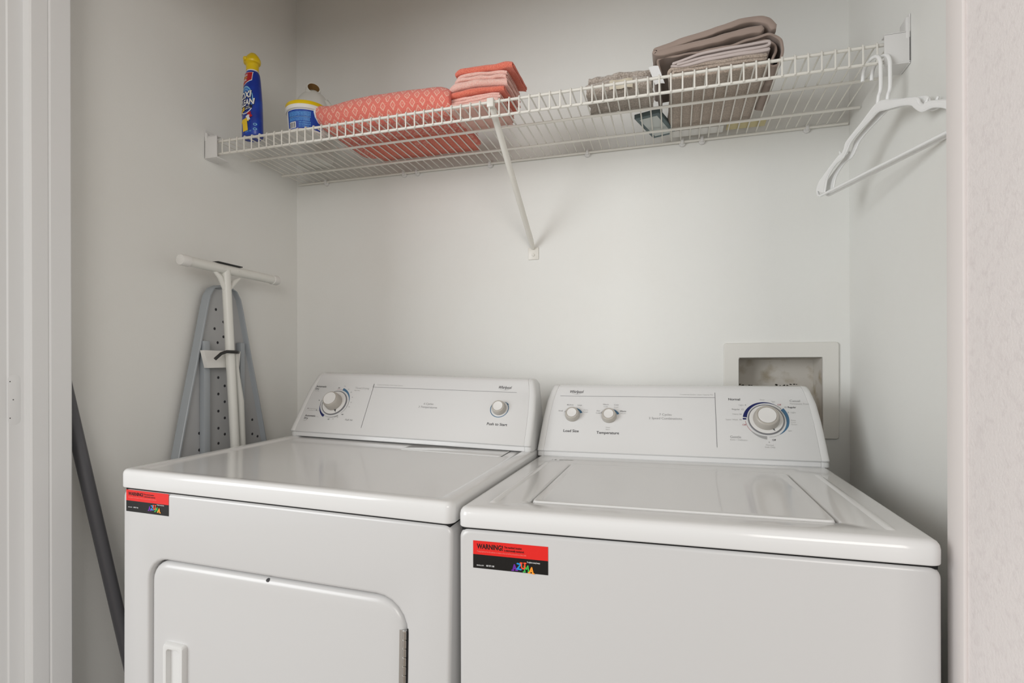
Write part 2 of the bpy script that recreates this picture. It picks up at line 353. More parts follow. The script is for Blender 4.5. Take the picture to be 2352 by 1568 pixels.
# ------------------------------------------------------------ body shells
def body_loops(x0, x1, z0, z1, depth, r=0.010):
    """rings of a cabinet from the back to the flat front at y=0"""
    c = (0.014, 0.014, 0.003, 0.003); L = []
    for y, ins in ((depth, 0), (r, 0), (r*0.55, r*0.10), (r*0.22, r*0.38), (r*0.05, r*0.68), (0.0, r)):
        L.append([(x, y, z) for x, z in rrect(x0+ins, x1-ins, z0+ins, z1-ins, c)])
    return L
def top_loops(x0, x1, y0, y1, z0, z1, rc, r):
    L = []
    for ins, z in ((0.0022, z0), (0.0006, z0+0.0010), (0.0, z0+0.0025), (0.0, z1-r), (r*0.10, z1-r*0.55), (r*0.35, z1-r*0.22), (r*0.68, z1-r*0.04), (r, z1)):
        L.append([(x, y, z) for x, y in rrect(x0+ins, x1-ins, y0+ins, y1-ins, max(rc-ins, 0.004), 7)])
    return L

# ------------------------------------------------------------ DRYER  (local: x 0..0.737, y 0 front, z 0 floor)
ZS = 0.8905
DR = thing('dryer', 'white front loading clothes dryer with large hinged door, on the left', 'dryer', (0, 0, 0))
Rd = Matrix.Rotation(-0.0085, 4, 'Z') @ Matrix.Rotation(0.0269, 4, 'Y') @ Matrix.Rotation(0.0170, 4, 'X')
DR.matrix_world = Matrix.Translation((-1.0905, -0.8315, 0.9019)) @ Rd @ Matrix.Translation((0, 0, -ZS))
W_ = 0.733
b = B(); L = body_loops(0, W_, 0.035, ZS-0.0025, 0.66, 0.007)
dx0, dx1, dz0, dz1 = 0.071, 0.651, 0.20, ZS-0.1385
dr = (0.060, 0.045, 0.045, 0.060)
def dl(ins, y): return [(x, y, z) for x, z in rrect(dx0+ins, dx1-ins, dz0+ins, dz1-ins, [q-ins for q in dr])]
L += [dl(-0.007, 0.0), dl(-0.004, 0.0006), dl(-0.0015, 0.0025), dl(0, 0.006), dl(0, 0.03)]
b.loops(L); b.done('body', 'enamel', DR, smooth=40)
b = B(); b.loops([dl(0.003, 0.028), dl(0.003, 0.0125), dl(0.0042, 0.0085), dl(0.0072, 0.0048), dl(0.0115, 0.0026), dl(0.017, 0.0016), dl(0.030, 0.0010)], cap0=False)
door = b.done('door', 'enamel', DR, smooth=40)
hx0_, hx1_, hz1_ = 0.1145, 0.1685, ZS-0.301; hz0_ = hz1_-0.17
def hl(ins, y, r): return [(x, y, z) for x, z in rrect(hx0_+ins, hx1_-ins, hz0_+ins, hz1_-ins, r)]
b = B(); b.loops([hl(0, 0.0012, 0.006), hl(0.0012, -0.006, 0.006), hl(0.003, -0.0085, 0.006), hl(0.009, -0.0092, 0.007), hl(0.0105, -0.0085, 0.007), hl(0.0120, -0.004, 0.007), hl(0.0135, 0.0002, 0.006)], cap0=False)
b.done('door_handle', 'capm', door, smooth=35)
b = B()
hzt = ZS-0.194
for k in range(6):
    z1 = hzt-k*0.0155; b.lathe([(0.0036, 0), (0.0042, 0.0006), (0.0042, 0.0143), (0.0036, 0.0149)], (0.6475, 0.001, z1-0.0152), (0, 0, 1), 12)
b.box(0.637, 0.6455, 0.0006, 0.0022, hzt-0.094, hzt)
b.box(0.6522, 0.6535, -0.001, 0.006, hzt-0.094, hzt+0.004, mi=1)
b.done('hinge', ['chrome', 'gap'], door, smooth=40)
b = B(); b.lathe([(0.0042, 0), (0.0042, 0.0012), (0.0034, 0.002), (0.0012, 0.002)], (0.358, 0.0055, dz1-0.0085), (0, -0.6, 0.8), 14); b.done('door_screw', 'dark', door)
# top
HT = 0.0386
b = B(); L = top_loops(-0.003, W_+0.003, -0.006, 0.665, ZS+0.0010, ZS+HT, 0.016, 0.010)
for ins, dz in ((0.026, 0.0002), (0.029, -0.0008), (0.033, -0.0026), (0.040, -0.0034)):
    L.append([(x, y, ZS+HT+dz) for x, y in rrect(-0.003+ins, W_+0.003-ins, -0.007+ins*0.8, 0.665-ins, 0.012, 7)])
b.loops(L); b.done('top_panel', 'enamel_top_lit', DR, smooth=40)
b = B(); b.box(0.005, W_-0.005, 0.0035, 0.6, ZS-0.006, ZS+0.003); b.done('seam_shade', 'gap', DR, smooth=0)  # black filler that paints the shade inside the seam gap
b = B(); b.loops([[(x, y, ZS+HT-0.0032+dz) for x, y in rrect(0.40+i, 0.675-i, 0.435+i, 0.520-i, 0.006)] for i, dz in ((0, 0), (0.0006, 0.0014), (0.002, 0.0019))], cap0=False)
b.box(0.6755, 0.677, 0.44, 0.515, ZS+HT-0.004, ZS+HT-0.0030, mi=1)
b.done('lint_lid', ['enamel_top_lit', 'gap'], DR, smooth=40)
for x in (0.05, W_-0.05):
    for y in (0.05, 0.60):
        b = B(); b.lathe([(0.018, -0.0 if x < 0.3 else 0.012), (0.018, 0.012 if x < 0.3 else 0.02), (0.008, 0.02), (0.008, 0.036)], (x, y, 0), (0, 0, 1), 14); b.done('leveling_foot', 'black', DR)
dorg = (0.3670, 0.5086, ZS+HT)
cd = console(DR, 0.3665, dorg)
it = []
it += [(rect2d(-0.1412, -0.1400, 0.1395, 0.1515), 3), (rect2d(-0.1400, 0.302, 0.1400, 0.1410), 3)]
v = [(-0.1406, 0.1515), (-0.1394, 0.1515), (-0.1338, 0.007), (-0.1350, 0.007)]; it.append(((v, [(0, 1, 2, 3)]), 3))
it += logo(0.265, 0.151)
it.append((text2d('Commercial Quality • Extra Large Capacity', 0.0048, -0.130, 0.1475, 'LEFT'), 2))
DC = (-0.250, 0.082)
it += [(arc2d(*DC, 76, 12, 0.0445, 0.0525, 0.0460, 0.0475), 5), (arc2d(*DC, 12, -45, 0.0462, 0.0474, 0.0462, 0.0467), 3), (arc2d(*DC, 246, 196, 0.0445, 0.0520, 0.0462, 0.0475), 4), (arc2d(*DC, 196, 170, 0.0462, 0.0474, 0.0462, 0.0468), 4),
       (arc2d(*DC, 250, 290, 0.0462, 0.0468, 0.0462, 0.0490), 1), (arc2d(*DC, 290, 304, 0.0462, 0.0500, 0.0462, 0.0505), 1), (arc2d(*DC, 100, 78, 0.0462, 0.0468), 6)]
for t, x, s, z, m, a in (('Automatic', -0.3345, 0.1330, 0.0085, 0, 'LEFT'), ('Dry', -0.3345, 0.1245, 0.0085, 0, 'LEFT'), ('Electronic', -0.3345, 0.1190, 0.0040, 2, 'LEFT'), ('Automatic', -0.3330, 0.0335, 0.0085, 0, 'LEFT'), ('Dry', -0.3330, 0.0250, 0.0085, 0, 'LEFT'), ('Casual', -0.3330, 0.0190, 0.0040, 2, 'LEFT'),
                      ('Timed Drying', -0.1995, 0.1325, 0.0085, 2, 'LEFT'), ('High Heat', -0.1995, 0.1255, 0.0045, 2, 'LEFT'), ('Fluff Air', -0.1950, 0.0270, 0.0080, 1, 'LEFT'), ('Energy Preferred', -0.3290, 0.0585, 0.0042, 2, 'LEFT'), ('Automatic Dry Setting', -0.3290, 0.0530, 0.0042, 2, 'LEFT'),
                      ('6 Cycles', 0.052, 0.0905, 0.0088, 1, 'CENTER'), ('3 Temperatures', 0.052, 0.0800, 0.0088, 1, 'CENTER'), ('Push to Start', 0.2645, 0.0385, 0.0108, 0, 'CENTER'),
                      ('Off', -0.2540, 0.1315, 0.0048, 0, 'CENTER'), ('Off', -0.2500, 0.0265, 0.0048, 0, 'CENTER'), ('Off', -0.2100, 0.0440, 0.0048, 0, 'CENTER'), ('70', -0.2360, 0.1375, 0.0048, 1, 'CENTER'), ('60', -0.2200, 0.1285, 0.0044, 1, 'CENTER'), ('50', -0.2075, 0.1185, 0.0044, 1, 'CENTER'), ('40', -0.1975, 0.1020, 0.0044, 1, 'CENTER'), ('30', -0.1955, 0.0850, 0.0044, 1, 'CENTER'), ('20', -0.1970, 0.0700, 0.0044, 1, 'CENTER'), ('30', -0.2350, 0.0285, 0.0044, 1, 'CENTER'), ('20', -0.2225, 0.0345, 0.0044, 1, 'CENTER'), ('Less Dry', -0.2930, 0.033, 0.0040, 2, 'CENTER')):
    it.append((text2d(t, z, x, s, a, 0.012 if m == 0 else 0.004), m))
for x, s in ((-0.3325, 0.0595), (-0.3020, 0.0555), (-0.3055, 0.0885)): it.append((arc2d(x, s, 0, 360, 0, 0.0014, n=10), 0))
it.append((arc2d(0.2625, 0.0885, 40, -230, 0.0243, 0.0262, 0.0243, 0.0262), 5)); it.append((arc2d(0.2625, 0.0885, 60, 30, 0.0243, 0.0250, 0.0243, 0.0278), 5))
prints(cd, it, INK)
def k_at(x, s): return (x, s)
skirt(DR, dorg, *DC, 0.0400)
knob('timer_knob', DR, dorg, DC[0], DC[1], 0.0265, 0.030, 0.0195)
knob('start_knob', DR, dorg, 0.2625, 0.0885, 0.0195, 0.018, 0.0135)
sticker(DR, (0.0100, -0.0007, ZS-0.0035), 0.112, 0.0445)

# ------------------------------------------------------------ WASHER (local: x -.341...341 , y 0 front, z 0 floor)
WS = thing('washer', 'white top loading washing machine with flush lid, on the right', 'washing machine', (-0.0024, -0.841, 0))
ZW, HW = 0.8805, 0.3415
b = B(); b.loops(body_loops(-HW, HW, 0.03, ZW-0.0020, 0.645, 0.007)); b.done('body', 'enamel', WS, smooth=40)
b = B(); b.box(-HW+0.004, HW-0.004, 0.0035, 0.63, ZW-0.005, ZW+0.003); b.done('seam_shade', 'gap', WS, smooth=0)  # shade of the seam under the top, made as a black box
ZT = 0.915
b = B(); L = top_loops(-HW-0.0015, HW+0.0015, -0.005, 0.648, ZW+0.0010, ZT, 0.016, 0.013)
lx0, lx1, ly0, ly1 = -0.2375, 0.2375, 0.060, 0.452
for i, dz in ((-0.004, 0), (-0.0022, -0.0006), (-0.0008, -0.0022), (0, -0.005), (0, -0.022)):
    L.append([(x, y, ZT+dz) for x, y in rrect(lx0+i, lx1-i, ly0+i, ly1-i, 0.010, 7)])
b.loops(L)
top = b.done('top_panel', 'enamel_top_lit', WS, smooth=40)
for sx in (-1, 1):
    b = B(); b.loops([[(sx*0.2955+(-0.0075+2*0.0075*k/8), y, ZT-0.0005+0.0032*math.sin(PI*k/8)*sc) for k in range(9)] for y, sc in ((0.036, 0.05), (0.040, 0.7), (0.046, 1), (0.445, 1), (0.460, 0.7), (0.470, 0.05))])
    b.done('top_ridge', 'enamel_top_lit', WS, smooth=60)
b = B(); b.loops([[(x, y, ZT+dz) for x, y in rrect(lx0+i, lx1-i, ly0+j, ly1-j, 0.009, 7)] for i, j, dz in ((0.0042, 0.0018, -0.020), (0.0042, 0.0018, -0.0040), (0.0050, 0.0026, -0.0012), (0.0058, 0.0046, 0.0012), (0.0095, 0.0085, 0.0016), (0.016, 0.014, 0.0004))])
lid = b.done('lid', 'enamel_top_lit', WS, smooth=40)
b = B()
for k in range(9):
    if k != 2: b.mesh2d(rect2d(-0.292+0.0062*k, -0.292+0.0062*k+(0.0022, 0.0048, 0.0, 0.0050, 0.0034, 0.0050, 0.0046, 0.0052, 0.0030)[k], 0.5000, 0.5000+(0.006, 0.009, 0, 0.008, 0.010, 0.008, 0.009, 0.007, 0.009)[k]), lambda x, y: (x, y, ZT+0.0004))
b.done('top_print', 'ink3', WS, smooth=0, recalc=False)
for x in (-HW+0.05, HW-0.05):
    for y in (0.05, 0.60):
        b = B(); b.lathe([(0.018, 0), (0.018, 0.014), (0.008, 0.016), (0.008, 0.031)], (x, y, 0), (0, 0, 1), 14); b.done('leveling_foot', 'black', WS)
worg = (0.0, 0.551, ZT)
cw = console(WS, 0.3435, worg)
X0 = 0.0024                     # measured world x -> local x
it = []
it += [(rect2d(-0.300+X0, 0.0995+X0, 0.1488, 0.1498), 3)]
v = [(0.0995+X0, 0.1640), (0.1006+X0, 0.1640), (0.1000+X0, 0.0105), (0.0989+X0, 0.0105)]; it.append(((v, [(0, 1, 2, 3)]), 3))
it += logo(-0.257+X0, 0.1590)
it.append((text2d('Commercial Quality • Super Capacity Plus', 0.0048, 0.0960+X0, 0.1560, 'RIGHT'), 2))
WC = (0.2145+X0, 0.0890)
it += [(arc2d(*WC, 173, 100, 0.0432, 0.0525, 0.0455, 0.0490), 4), (arc2d(*WC, 100, 62, 0.0455, 0.0490, 0.0470, 0.0480), 4), (arc2d(*WC, 62, 40, 0.0470, 0.0478), 0), (arc2d(*WC, 181, 176, 0.0445, 0.0525), 4),
       (arc2d(*WC, 38, -20, 0.0440, 0.0525, 0.0455, 0.0510), 5), (arc2d(*WC, -20, -55, 0.0455, 0.0510, 0.0468, 0.0478), 5), (arc2d(*WC, -55, -86, 0.0470, 0.0476), 1),
       (arc2d(*WC, 186, 222, 0.0470, 0.0477), 6), (arc2d(*WC, 222, 268, 0.0468, 0.0478, 0.0448, 0.0535), 1)]
for t, x, s, z, m, a in (('Normal', 0.1310, 0.1420, 0.0090, 0, 'LEFT'), ('Casual', 0.2715, 0.1395, 0.0090, 1, 'LEFT'), ('Permanent Press', 0.2715, 0.1325, 0.0062, 2, 'LEFT'), ('Gentle', 0.1300, 0.0370, 0.0092, 1, 'LEFT'), ('Knits • Delicates', 0.1300, 0.0305, 0.0058, 2, 'LEFT'),
                      ('Regular', 0.1570, 0.1145, 0.0062, 1, 'RIGHT'), ('12', 0.1655, 0.1145, 0.0060, 1, 'RIGHT'), ('Light', 0.1660, 0.1270, 0.0058, 2, 'RIGHT'), ('8', 0.1720, 0.1270, 0.0058, 1, 'RIGHT'), ('Heavy', 0.1530, 0.1010, 0.0058, 2, 'RIGHT'), ('16', 0.1600, 0.1010, 0.0058, 1, 'RIGHT'), ('Super Wash', 0.1510, 0.0855, 0.0058, 2, 'RIGHT'), ('18', 0.1592, 0.0855, 0.0058, 1, 'RIGHT'),
                      ('Off', 0.1640, 0.0715, 0.0062, 6, 'CENTER'), ('Off', 0.2475, 0.1290, 0.0062, 6, 'CENTER'), ('Off', 0.2275, 0.0330, 0.0060, 0, 'CENTER'), ('10', 0.2605, 0.1225, 0.0058, 1, 'CENTER'), ('Regular', 0.2655, 0.1225, 0.0062, 0, 'LEFT'), ('6', 0.2660, 0.1085, 0.0055, 1, 'CENTER'), ('Light', 0.2710, 0.1085, 0.0055, 2, 'LEFT'),
                      ('Rinse', 0.2690, 0.0870, 0.0050, 2, 'LEFT'), ('Cool', 0.2690, 0.0815, 0.0050, 2, 'LEFT'), ('Down', 0.2690, 0.0760, 0.0050, 2, 'LEFT'), ('Spin', 0.2600, 0.0590, 0.0050, 2, 'LEFT'), ('Rinse', 0.2100, 0.1430, 0.0050, 2, 'CENTER'), ('Spin', 0.2350, 0.1380, 0.0050, 2, 'CENTER'), ('6', 0.2165, 0.0270, 0.0062, 1, 'CENTER'), ('Normal', 0.2170, 0.0195, 0.0055, 2, 'CENTER'), ('Soak Only', 0.2170, 0.0140, 0.0055, 2, 'CENTER'),
                      ('Load Size', -0.2605, 0.0400, 0.0108, 0, 'CENTER'), ('Temperature', -0.1645, 0.0375, 0.0108, 0, 'CENTER'), ('Wash', -0.1650, 0.0545, 0.0050, 2, 'CENTER'), ('Rinse', -0.1650, 0.0490, 0.0050, 2, 'CENTER'),
                      ('Small', -0.2880, 0.1010, 0.0058, 1, 'RIGHT'), ('Medium', -0.2700, 0.1200, 0.0056, 1, 'CENTER'), ('Large', -0.2440, 0.1195, 0.0056, 1, 'CENTER'), ('Extra', -0.2265, 0.1050, 0.0056, 2, 'CENTER'), ('Large', -0.2265, 0.0990, 0.0056, 2, 'CENTER'),
                      ('Hot', -0.1930, 0.1030, 0.0058, 1, 'CENTER'), ('Cold', -0.1930, 0.0965, 0.0058, 1, 'CENTER'), ('Warm', -0.1745, 0.1225, 0.0060, 1, 'CENTER'), ('Cold', -0.1745, 0.1160, 0.0055, 2, 'CENTER'), ('Cold', -0.1470, 0.1215, 0.0060, 1, 'CENTER'), ('Cold', -0.1470, 0.1150, 0.0055, 2, 'CENTER'), ('Warm', -0.1285, 0.1030, 0.0060, 0, 'CENTER'), ('Warm', -0.1285, 0.0970, 0.0055, 2, 'CENTER'),
                      ('7 Cycles', -0.0215, 0.0945, 0.0090, 1, 'CENTER'), ('2 Speed Combinations', -0.0215, 0.0835, 0.0090, 1, 'CENTER')):
    it.append((text2d(t, z, x+X0, s, a, 0.012 if m == 0 else 0.004), m))
for cx, cs in ((-0.2605, 0.0900), (-0.1635, 0.0885)):
    c = (cx+X0, cs)
    it += [(arc2d(*c, 158, 100, 0.0215, 0.0250, 0.0215, 0.0225), 1), (arc2d(*c, 100, 70, 0.0215, 0.0225, 0.0215, 0.0235), 1), (arc2d(*c, 70, 18, 0.0215, 0.0235, 0.0205, 0.0270), 5)]
prints(cw, it, INK)
skirt(WS, worg, *WC, 0.0410)
knob('cycle_knob', WS, worg, WC[0], WC[1], 0.0300, 0.024, 0.0205)
knob('load_size_knob', WS, worg, -0.2605+X0, 0.0900, 0.0195, 0.017, 0.0128)
knob('temperature_knob', WS, worg, -0.1635+X0, 0.0885, 0.0195, 0.017, 0.0128)
sticker(WS, (-0.3191+X0, -0.0007, 0.8606), 0.1265, 0.0450)

# ------------------------------------------------------------ WIRE SHELF
ZD, YF = 1.8043, -0.397
SH = thing('wire_shelf', 'white wire closet shelf with a front lip across the back wall', 'shelf', (-0.42, -0.2, ZD))
def rel(root, pts): return [Vector(p)-root.location for p in pts]
for y, z, x0, x1 in ((YF, ZD, -1.296, 0.448), (YF, 1.7688, -1.296, 0.448), (-0.248, ZD, -1.290, 0.452), (-0.104, ZD, -1.286, 0.455), (-0.0085, ZD, -1.2915, 0.4535)):
    b = B(); b.tube(rel(SH, [(x0, y, z), ((x0+x1)/2, y, z), (x1, y, z)]), 0.0035, 12); b.done('rail', 'wire', SH, smooth=50)
b = B()
x = -1.275
while x < 0.445:
    zt = ZD+0.0048
    b.tube(rel(SH, [(x, -0.0055, zt), (x, -0.2, zt), (x, YF-0.001, zt), (x, YF-0.0035, zt-0.0008), (x, YF-0.0048, zt-0.004), (x, YF-0.0050, 1.7830), (x, YF-0.0045, 1.7665)]), 0.0019, 6)
    x += 0.0254
b.done('wire_deck', 'wire', SH, smooth=60)
for cx in (-1.1783, -0.8746, -0.826, -0.5678, -0.2529, 0.025, 0.0795, 0.3535):
    b = B(); b.lathe([(0.0085, 0), (0.0085, 0.006), (0.006, 0.0085), (0.003, 0.0085)], rel(SH, [(cx, -0.0005, ZD-0.004)])[0], (0, -1, 0), 14)
    b.box(cx-0.004+0.42, cx+0.004+0.42, -0.0155+0.2, -0.0005+0.2, -0.007, 0.0095, 0.0012)
    b.done('wall_clip', 'bracket', SH)
for sg, xa, xb in ((-1, XL+0.0005, -1.262), (1, XR-0.0005, 0.4115)):
    b = B(); X = sorted((xa+0.42, xb+0.42)); y0 = YF-0.013+0.2; y1 = YF+0.035+0.2
    b.box(X[0], X[1], y0, y0+0.0035, -0.046, 0.0145, 0.001)
    b.box(X[0], X[1], y0, y1, -0.049, -0.0455, 0.001); b.box(X[0], X[1], y0, y0+0.018, 0.012, 0.0155, 0.001)
    xw = xa+0.42; xs = sorted((xw, xw-sg*0.003)); b.box(xs[0], xs[1], y0, y1, -0.050, 0.050 if sg > 0 else 0.034, 0.001)
    xs = sorted((xw-sg*0.0005, xw-sg*0.009)); b.box(xs[0], xs[1], y0-0.001, y0+0.009, 0.0, 0.044 if sg > 0 else 0.026, 0.003)
    b.done('end_bracket', 'bracket', SH)
b = B(); pa = (-0.4335, YF-0.002, 1.8010); pb = (-0.4255, -0.006, 1.5235)
P = rel(SH, [pa, pb]); d = (P[1]-P[0]); 
b.tube([P[0]+d*0.01, P[0]+d*0.04, P[0]+d*0.08, P[0]+d*0.5, P[0]+d*0.93, P[1]], [0.0070, 0.0075, 0.0085, 0.0085, 0.0085, 0.0060], 12)
b.box(P[0].x-0.0085, P[0].x+0.0085, P[0].y-0.0085, P[0].y+0.008, P[0].z-0.012, P[0].z+0.0105, 0.002)
b.box(-0.442+0.42, -0.409+0.42, -0.0035+0.2, -0.0003+0.2, 1.4875-ZD, 1.5260-ZD, 0.0012)
b.lathe([(0.0045, 0), (0.0045, 0.0015), (0.003, 0.0028)], rel(SH, [(-0.4255, -0.0035, 1.502)])[0], (0, -1, 0), 14)
b.done('support_brace', 'wire', SH, smooth=40)
ZK = ZD+0.0080          # top of the deck wires

# ------------------------------------------------------------ SPRAY BOTTLE
SB = thing('spray_bottle', 'slim blue stain remover bottle with yellow cap at shelf left end', 'bottle', (-1.170, -0.372, ZK), (0, 0, -0.22))
BP = [(0.0, 0.0325, 0.0230), (0.003, 0.0345, 0.0245), (0.02, 0.0345, 0.0245), (0.06, 0.0335, 0.0240), (0.10, 0.0315, 0.0235), (0.14, 0.0280, 0.0215), (0.165, 0.0252, 0.0200), (0.180, 0.0230, 0.0185), (0.186, 0.0205, 0.0170), (0.190, 0.0170, 0.0155)]
def b_ab(z):
    for (z0, a0, c0), (z1, a1, c1) in zip(BP, BP[1:]):
        if z <= z1: t = max(0, (z-z0)/(z1-z0)); return a0+(a1-a0)*t, c0+(c1-c0)*t
    return BP[-1][1:]
def bsurf(x, z, lift=0.0004):
    a, c = b_ab(z); t = max(-0.999, min(0.999, x/a)); return (x*(1+lift/a), -c*math.sqrt(1-t*t)-lift, z)
b = B(); b.loops([[(a*math.cos(2*PI*k/40), c*math.sin(2*PI*k/40), z) for k in range(40)] for z, a, c in BP]); b.done('bottle_body', 'b_blue', SB, smooth=50)
b = B(); b.lathe([(0.0170, 0.188), (0.0170, 0.193), (0.0155, 0.194)], seg=28, sy=0.92); b.done('neck_ring', 'knobw', SB)
b = B(); nz = [(0.0170, 0.0170, 0, 0.193), (0.0170, 0.0170, 0, 0.210), (0.0180, 0.0180, -0.001, 0.2125), (0.0235, 0.0215, -0.001, 0.2150), (0.0250, 0.0225, -0.001, 0.2200), (0.0235, 0.0205, 0, 0.2270), (0.0165, 0.0150, 0.001, 0.2370), (0.0085, 0.0085, 0.002, 0.2450), (0.0035, 0.004, 0.002, 0.2475)]
b.loops([[(a*math.cos(2*PI*k/32), oy+c*math.sin(2*PI*k/32), z) for k in range(32)] for a, c, oy, z in nz])
b.lathe([(0.006, 0), (0.006, 0.004), (0.0045, 0.006)], (0, -0.0215, 0.2205), (0, -1, 0.1), 14)
b.done('spray_cap', 'yellow', SB, smooth=30)
b = B()
def patch(x0, x1, z0, z1, mi, top=None, lift=0.0004):
    v, f = rect2d(0, 1, 0, 1, 12, 5); V = []
    for u, t in v:
        x_ = x0+(x1-x0)*u; zb = z0[0]+(z0[1]-z0[0])*u; zt_ = z1[0]+(z1[1]-z1[0])*u; V.append((x_, zb+(zt_-zb)*t))
    b.mesh2d((V, f), lambda p, q: bsurf(p, q, lift), mi)
patch(-0.022, 0.0170, (0.142, 0.160), (0.182, 0.182), 1, lift=0.0005); patch(-0.023, 0.0182, (0.1405, 0.1580), (0.183, 0.183), 0, lift=0.0003)
for r0, r1, mi, lf in ((0.0, 0.0255, 3, 0.0003), (0.0235, 0.0255, 5, 0.0006), (0.0190, 0.0200, 5, 0.0007)):
    v, f = arc2d(0, 0, -20, 200, r0, r1, n=30); b.mesh2d(([(p[0]*0.92, 0.100+p[1]*1.65) for p in v], f), lambda p, q: bsurf(p, q, lf), mi)
def btxt(t, sz, x, z, mi, bold=0.03, shear=0.25, sx=0.8, rot=0.12, lift=0.0010): b.mesh2d(text2d(t, sz, x, z, 'CENTER', bold, shear, sx, rot), lambda p, q: bsurf(p, q, lift), mi)
btxt('OXI', 0.0265, 0.0000, 0.1060, 4, 0.075, lift=0.0009); btxt('OXI', 0.0265, 0.0000, 0.1060, 0, 0.03, lift=0.0013)
btxt('CLEAN', 0.0235, 0.0000, 0.0850, 4, 0.075, sx=0.72, lift=0.0009); btxt('CLEAN', 0.0235, 0.0000, 0.0850, 0, 0.03, sx=0.72, lift=0.0013)
patch(-0.0285, -0.002, (0.064, 0.071), (0.074, 0.082), 6, lift=0.0010); patch(-0.002, 0.0225, (0.070, 0.077), (0.081, 0.086), 4, lift=0.0010)
btxt('LAUNDRY', 0.0055, -0.015, 0.0715, 4, 0.01, 0, 0.8, 0.25, 0.0014); btxt('STAIN', 0.0050, 0.010, 0.0790, 0, 0.01, 0, 0.9, 0.18, 0.0014); btxt('REMOVER', 0.0050, 0.010, 0.0738, 0, 0.01, 0, 0.8, 0.18, 0.0014)
btxt('STAIN', 0.0085, -0.006, 0.1705, 0, 0.02, 0, 0.9, 0.1, 0.0010); btxt('FIGHTER', 0.0060, -0.006, 0.1640, 6, 0.01, 0, 0.9, 0.16, 0.0010); btxt('MORE', 0.0085, -0.0075, 0.1560, 0, 0.02, 0, 0.9, 0.22, 0.0010)
v, f = arc2d(0, 0, 190, 335, 0.027, 0.030, n=24); b.mesh2d(([(p[0]*0.8, 0.0865+p[1]*0.85) for p in v], f), lambda p, q: bsurf(p, q, 0.0009), 0)
for x_, z_, s_, mi, ro in ((0.0005, 0.0300, 1.0, 6, 0.12), (0.0165, 0.0575, 0.42, 1, 0.5), (0.012, 0.0490, 0.42, 0, 0.4)):
    sh = [(-0.0095, -0.018), (0.0095, -0.018), (0.0095, 0.010), (0.0135, 0.006), (0.0165, 0.011), (0.009, 0.018), (-0.009, 0.018), (-0.0165, 0.011), (-0.0135, 0.006), (-0.0095, 0.010)]
    V = [(x_+s_*(p*math.cos(ro)-q*math.sin(ro)), z_+s_*(p*math.sin(ro)+q*math.cos(ro))) for p, q in sh]
    b.mesh2d((V, [(0, 1, 2, 9), (2, 3, 4, 5), (9, 2, 5, 6), (6, 7, 8, 9)]), lambda p, q: bsurf(p, q, 0.0016), mi)
for z_ in (0.030, 0.0165):
    v, f = arc2d(0.0285, z_, 0, 360, 0.0022, 0.0036, n=16); b.mesh2d((v, f), lambda p, q: bsurf(p, q, 0.0006), 5)
btxt('22 FL OZ', 0.0052, 0.012, 0.0085, 5, 0.01, 0, 0.9, 0.08)
b.done('bottle_label', ['b_wht', 'b_red', 'b_blue', 'b_lblue', 'b_drk', 'b_cyan', 'b_yel'], SB, smooth=0, recalc=False)

# ------------------------------------------------------------ TUB
TB = thing('detergent_tub', 'squat white tub with blue label and yellow rimmed lid', 'tub', (-1.013, -0.335, ZK)); TB.scale = (1.03, 1.03, 0.88)
b = B(); b.lathe([(0.040, 0.002), (0.046, 0.0), (0.0485, 0.004), (0.0525, 0.066), (0.0525, 0.069)], seg=48); b.done('tub_body', 'tubw', TB)
b = B(); b.lathe([(0.0535, 0.0665), (0.0565, 0.068), (0.0568, 0.0795), (0.0560, 0.0797)], seg=56, cap0=False, cap1=False)
b.lathe([(0.0560, 0.0797), (0.0566, 0.0800), (0.0566, 0.0895), (0.0555, 0.0915), (0.050, 0.0915), (0.046, 0.089), (0.01, 0.089)], seg=56, mi=1, cap0=False); b.done('tub_lid', ['tubw', 'yellow'], TB)
def tsurf(a, z, lift=0.0004):
    r = 0.0485+(0.0525-0.0485)*(z-0.004)/0.062+lift; return (r*math.cos(a), r*math.sin(a), z)
b = B(); A0 = math.radians(-122); A1 = math.radians(-2)
def tpatch(u0, u1, z0, z1, mi, lift=0.0004):
    b.mesh2d(rect2d(A0+(A1-A0)*u0, A0+(A1-A0)*u1, z0, z1, max(2, int(24*(u1-u0))), 1), lambda p, q: tsurf(p, q, lift), mi)
tpatch(0, 1, 0.005, 0.0635, 0)
tpatch(0.06, 0.66, 0.0435, 0.058, 1, 0.0007); tpatch(0.06, 0.66, 0.0405, 0.0415, 3, 0.0007); tpatch(0.06, 0.64, 0.0285, 0.0390, 1, 0.0007); tpatch(0.36, 0.66, 0.0220, 0.0262, 1, 0.0007); tpatch(0.36, 0.66, 0.0150, 0.0200, 1, 0.0007); tpatch(0.36, 0.62, 0.0095, 0.0130, 1, 0.0007)
tpatch(0.07, 0.28, 0.007, 0.0265, 2, 0.0007)
for k in range(14): tpatch(0.085+0.013*k, 0.085+0.013*k+random.choice((0.004, 0.007)), 0.0085, 0.0245, 4, 0.0010)
b.done('tub_label', ['tub_lab', 'tub_txt', 'b_wht', 'b_cyan', 'b_drk'], TB, smooth=0, recalc=False)

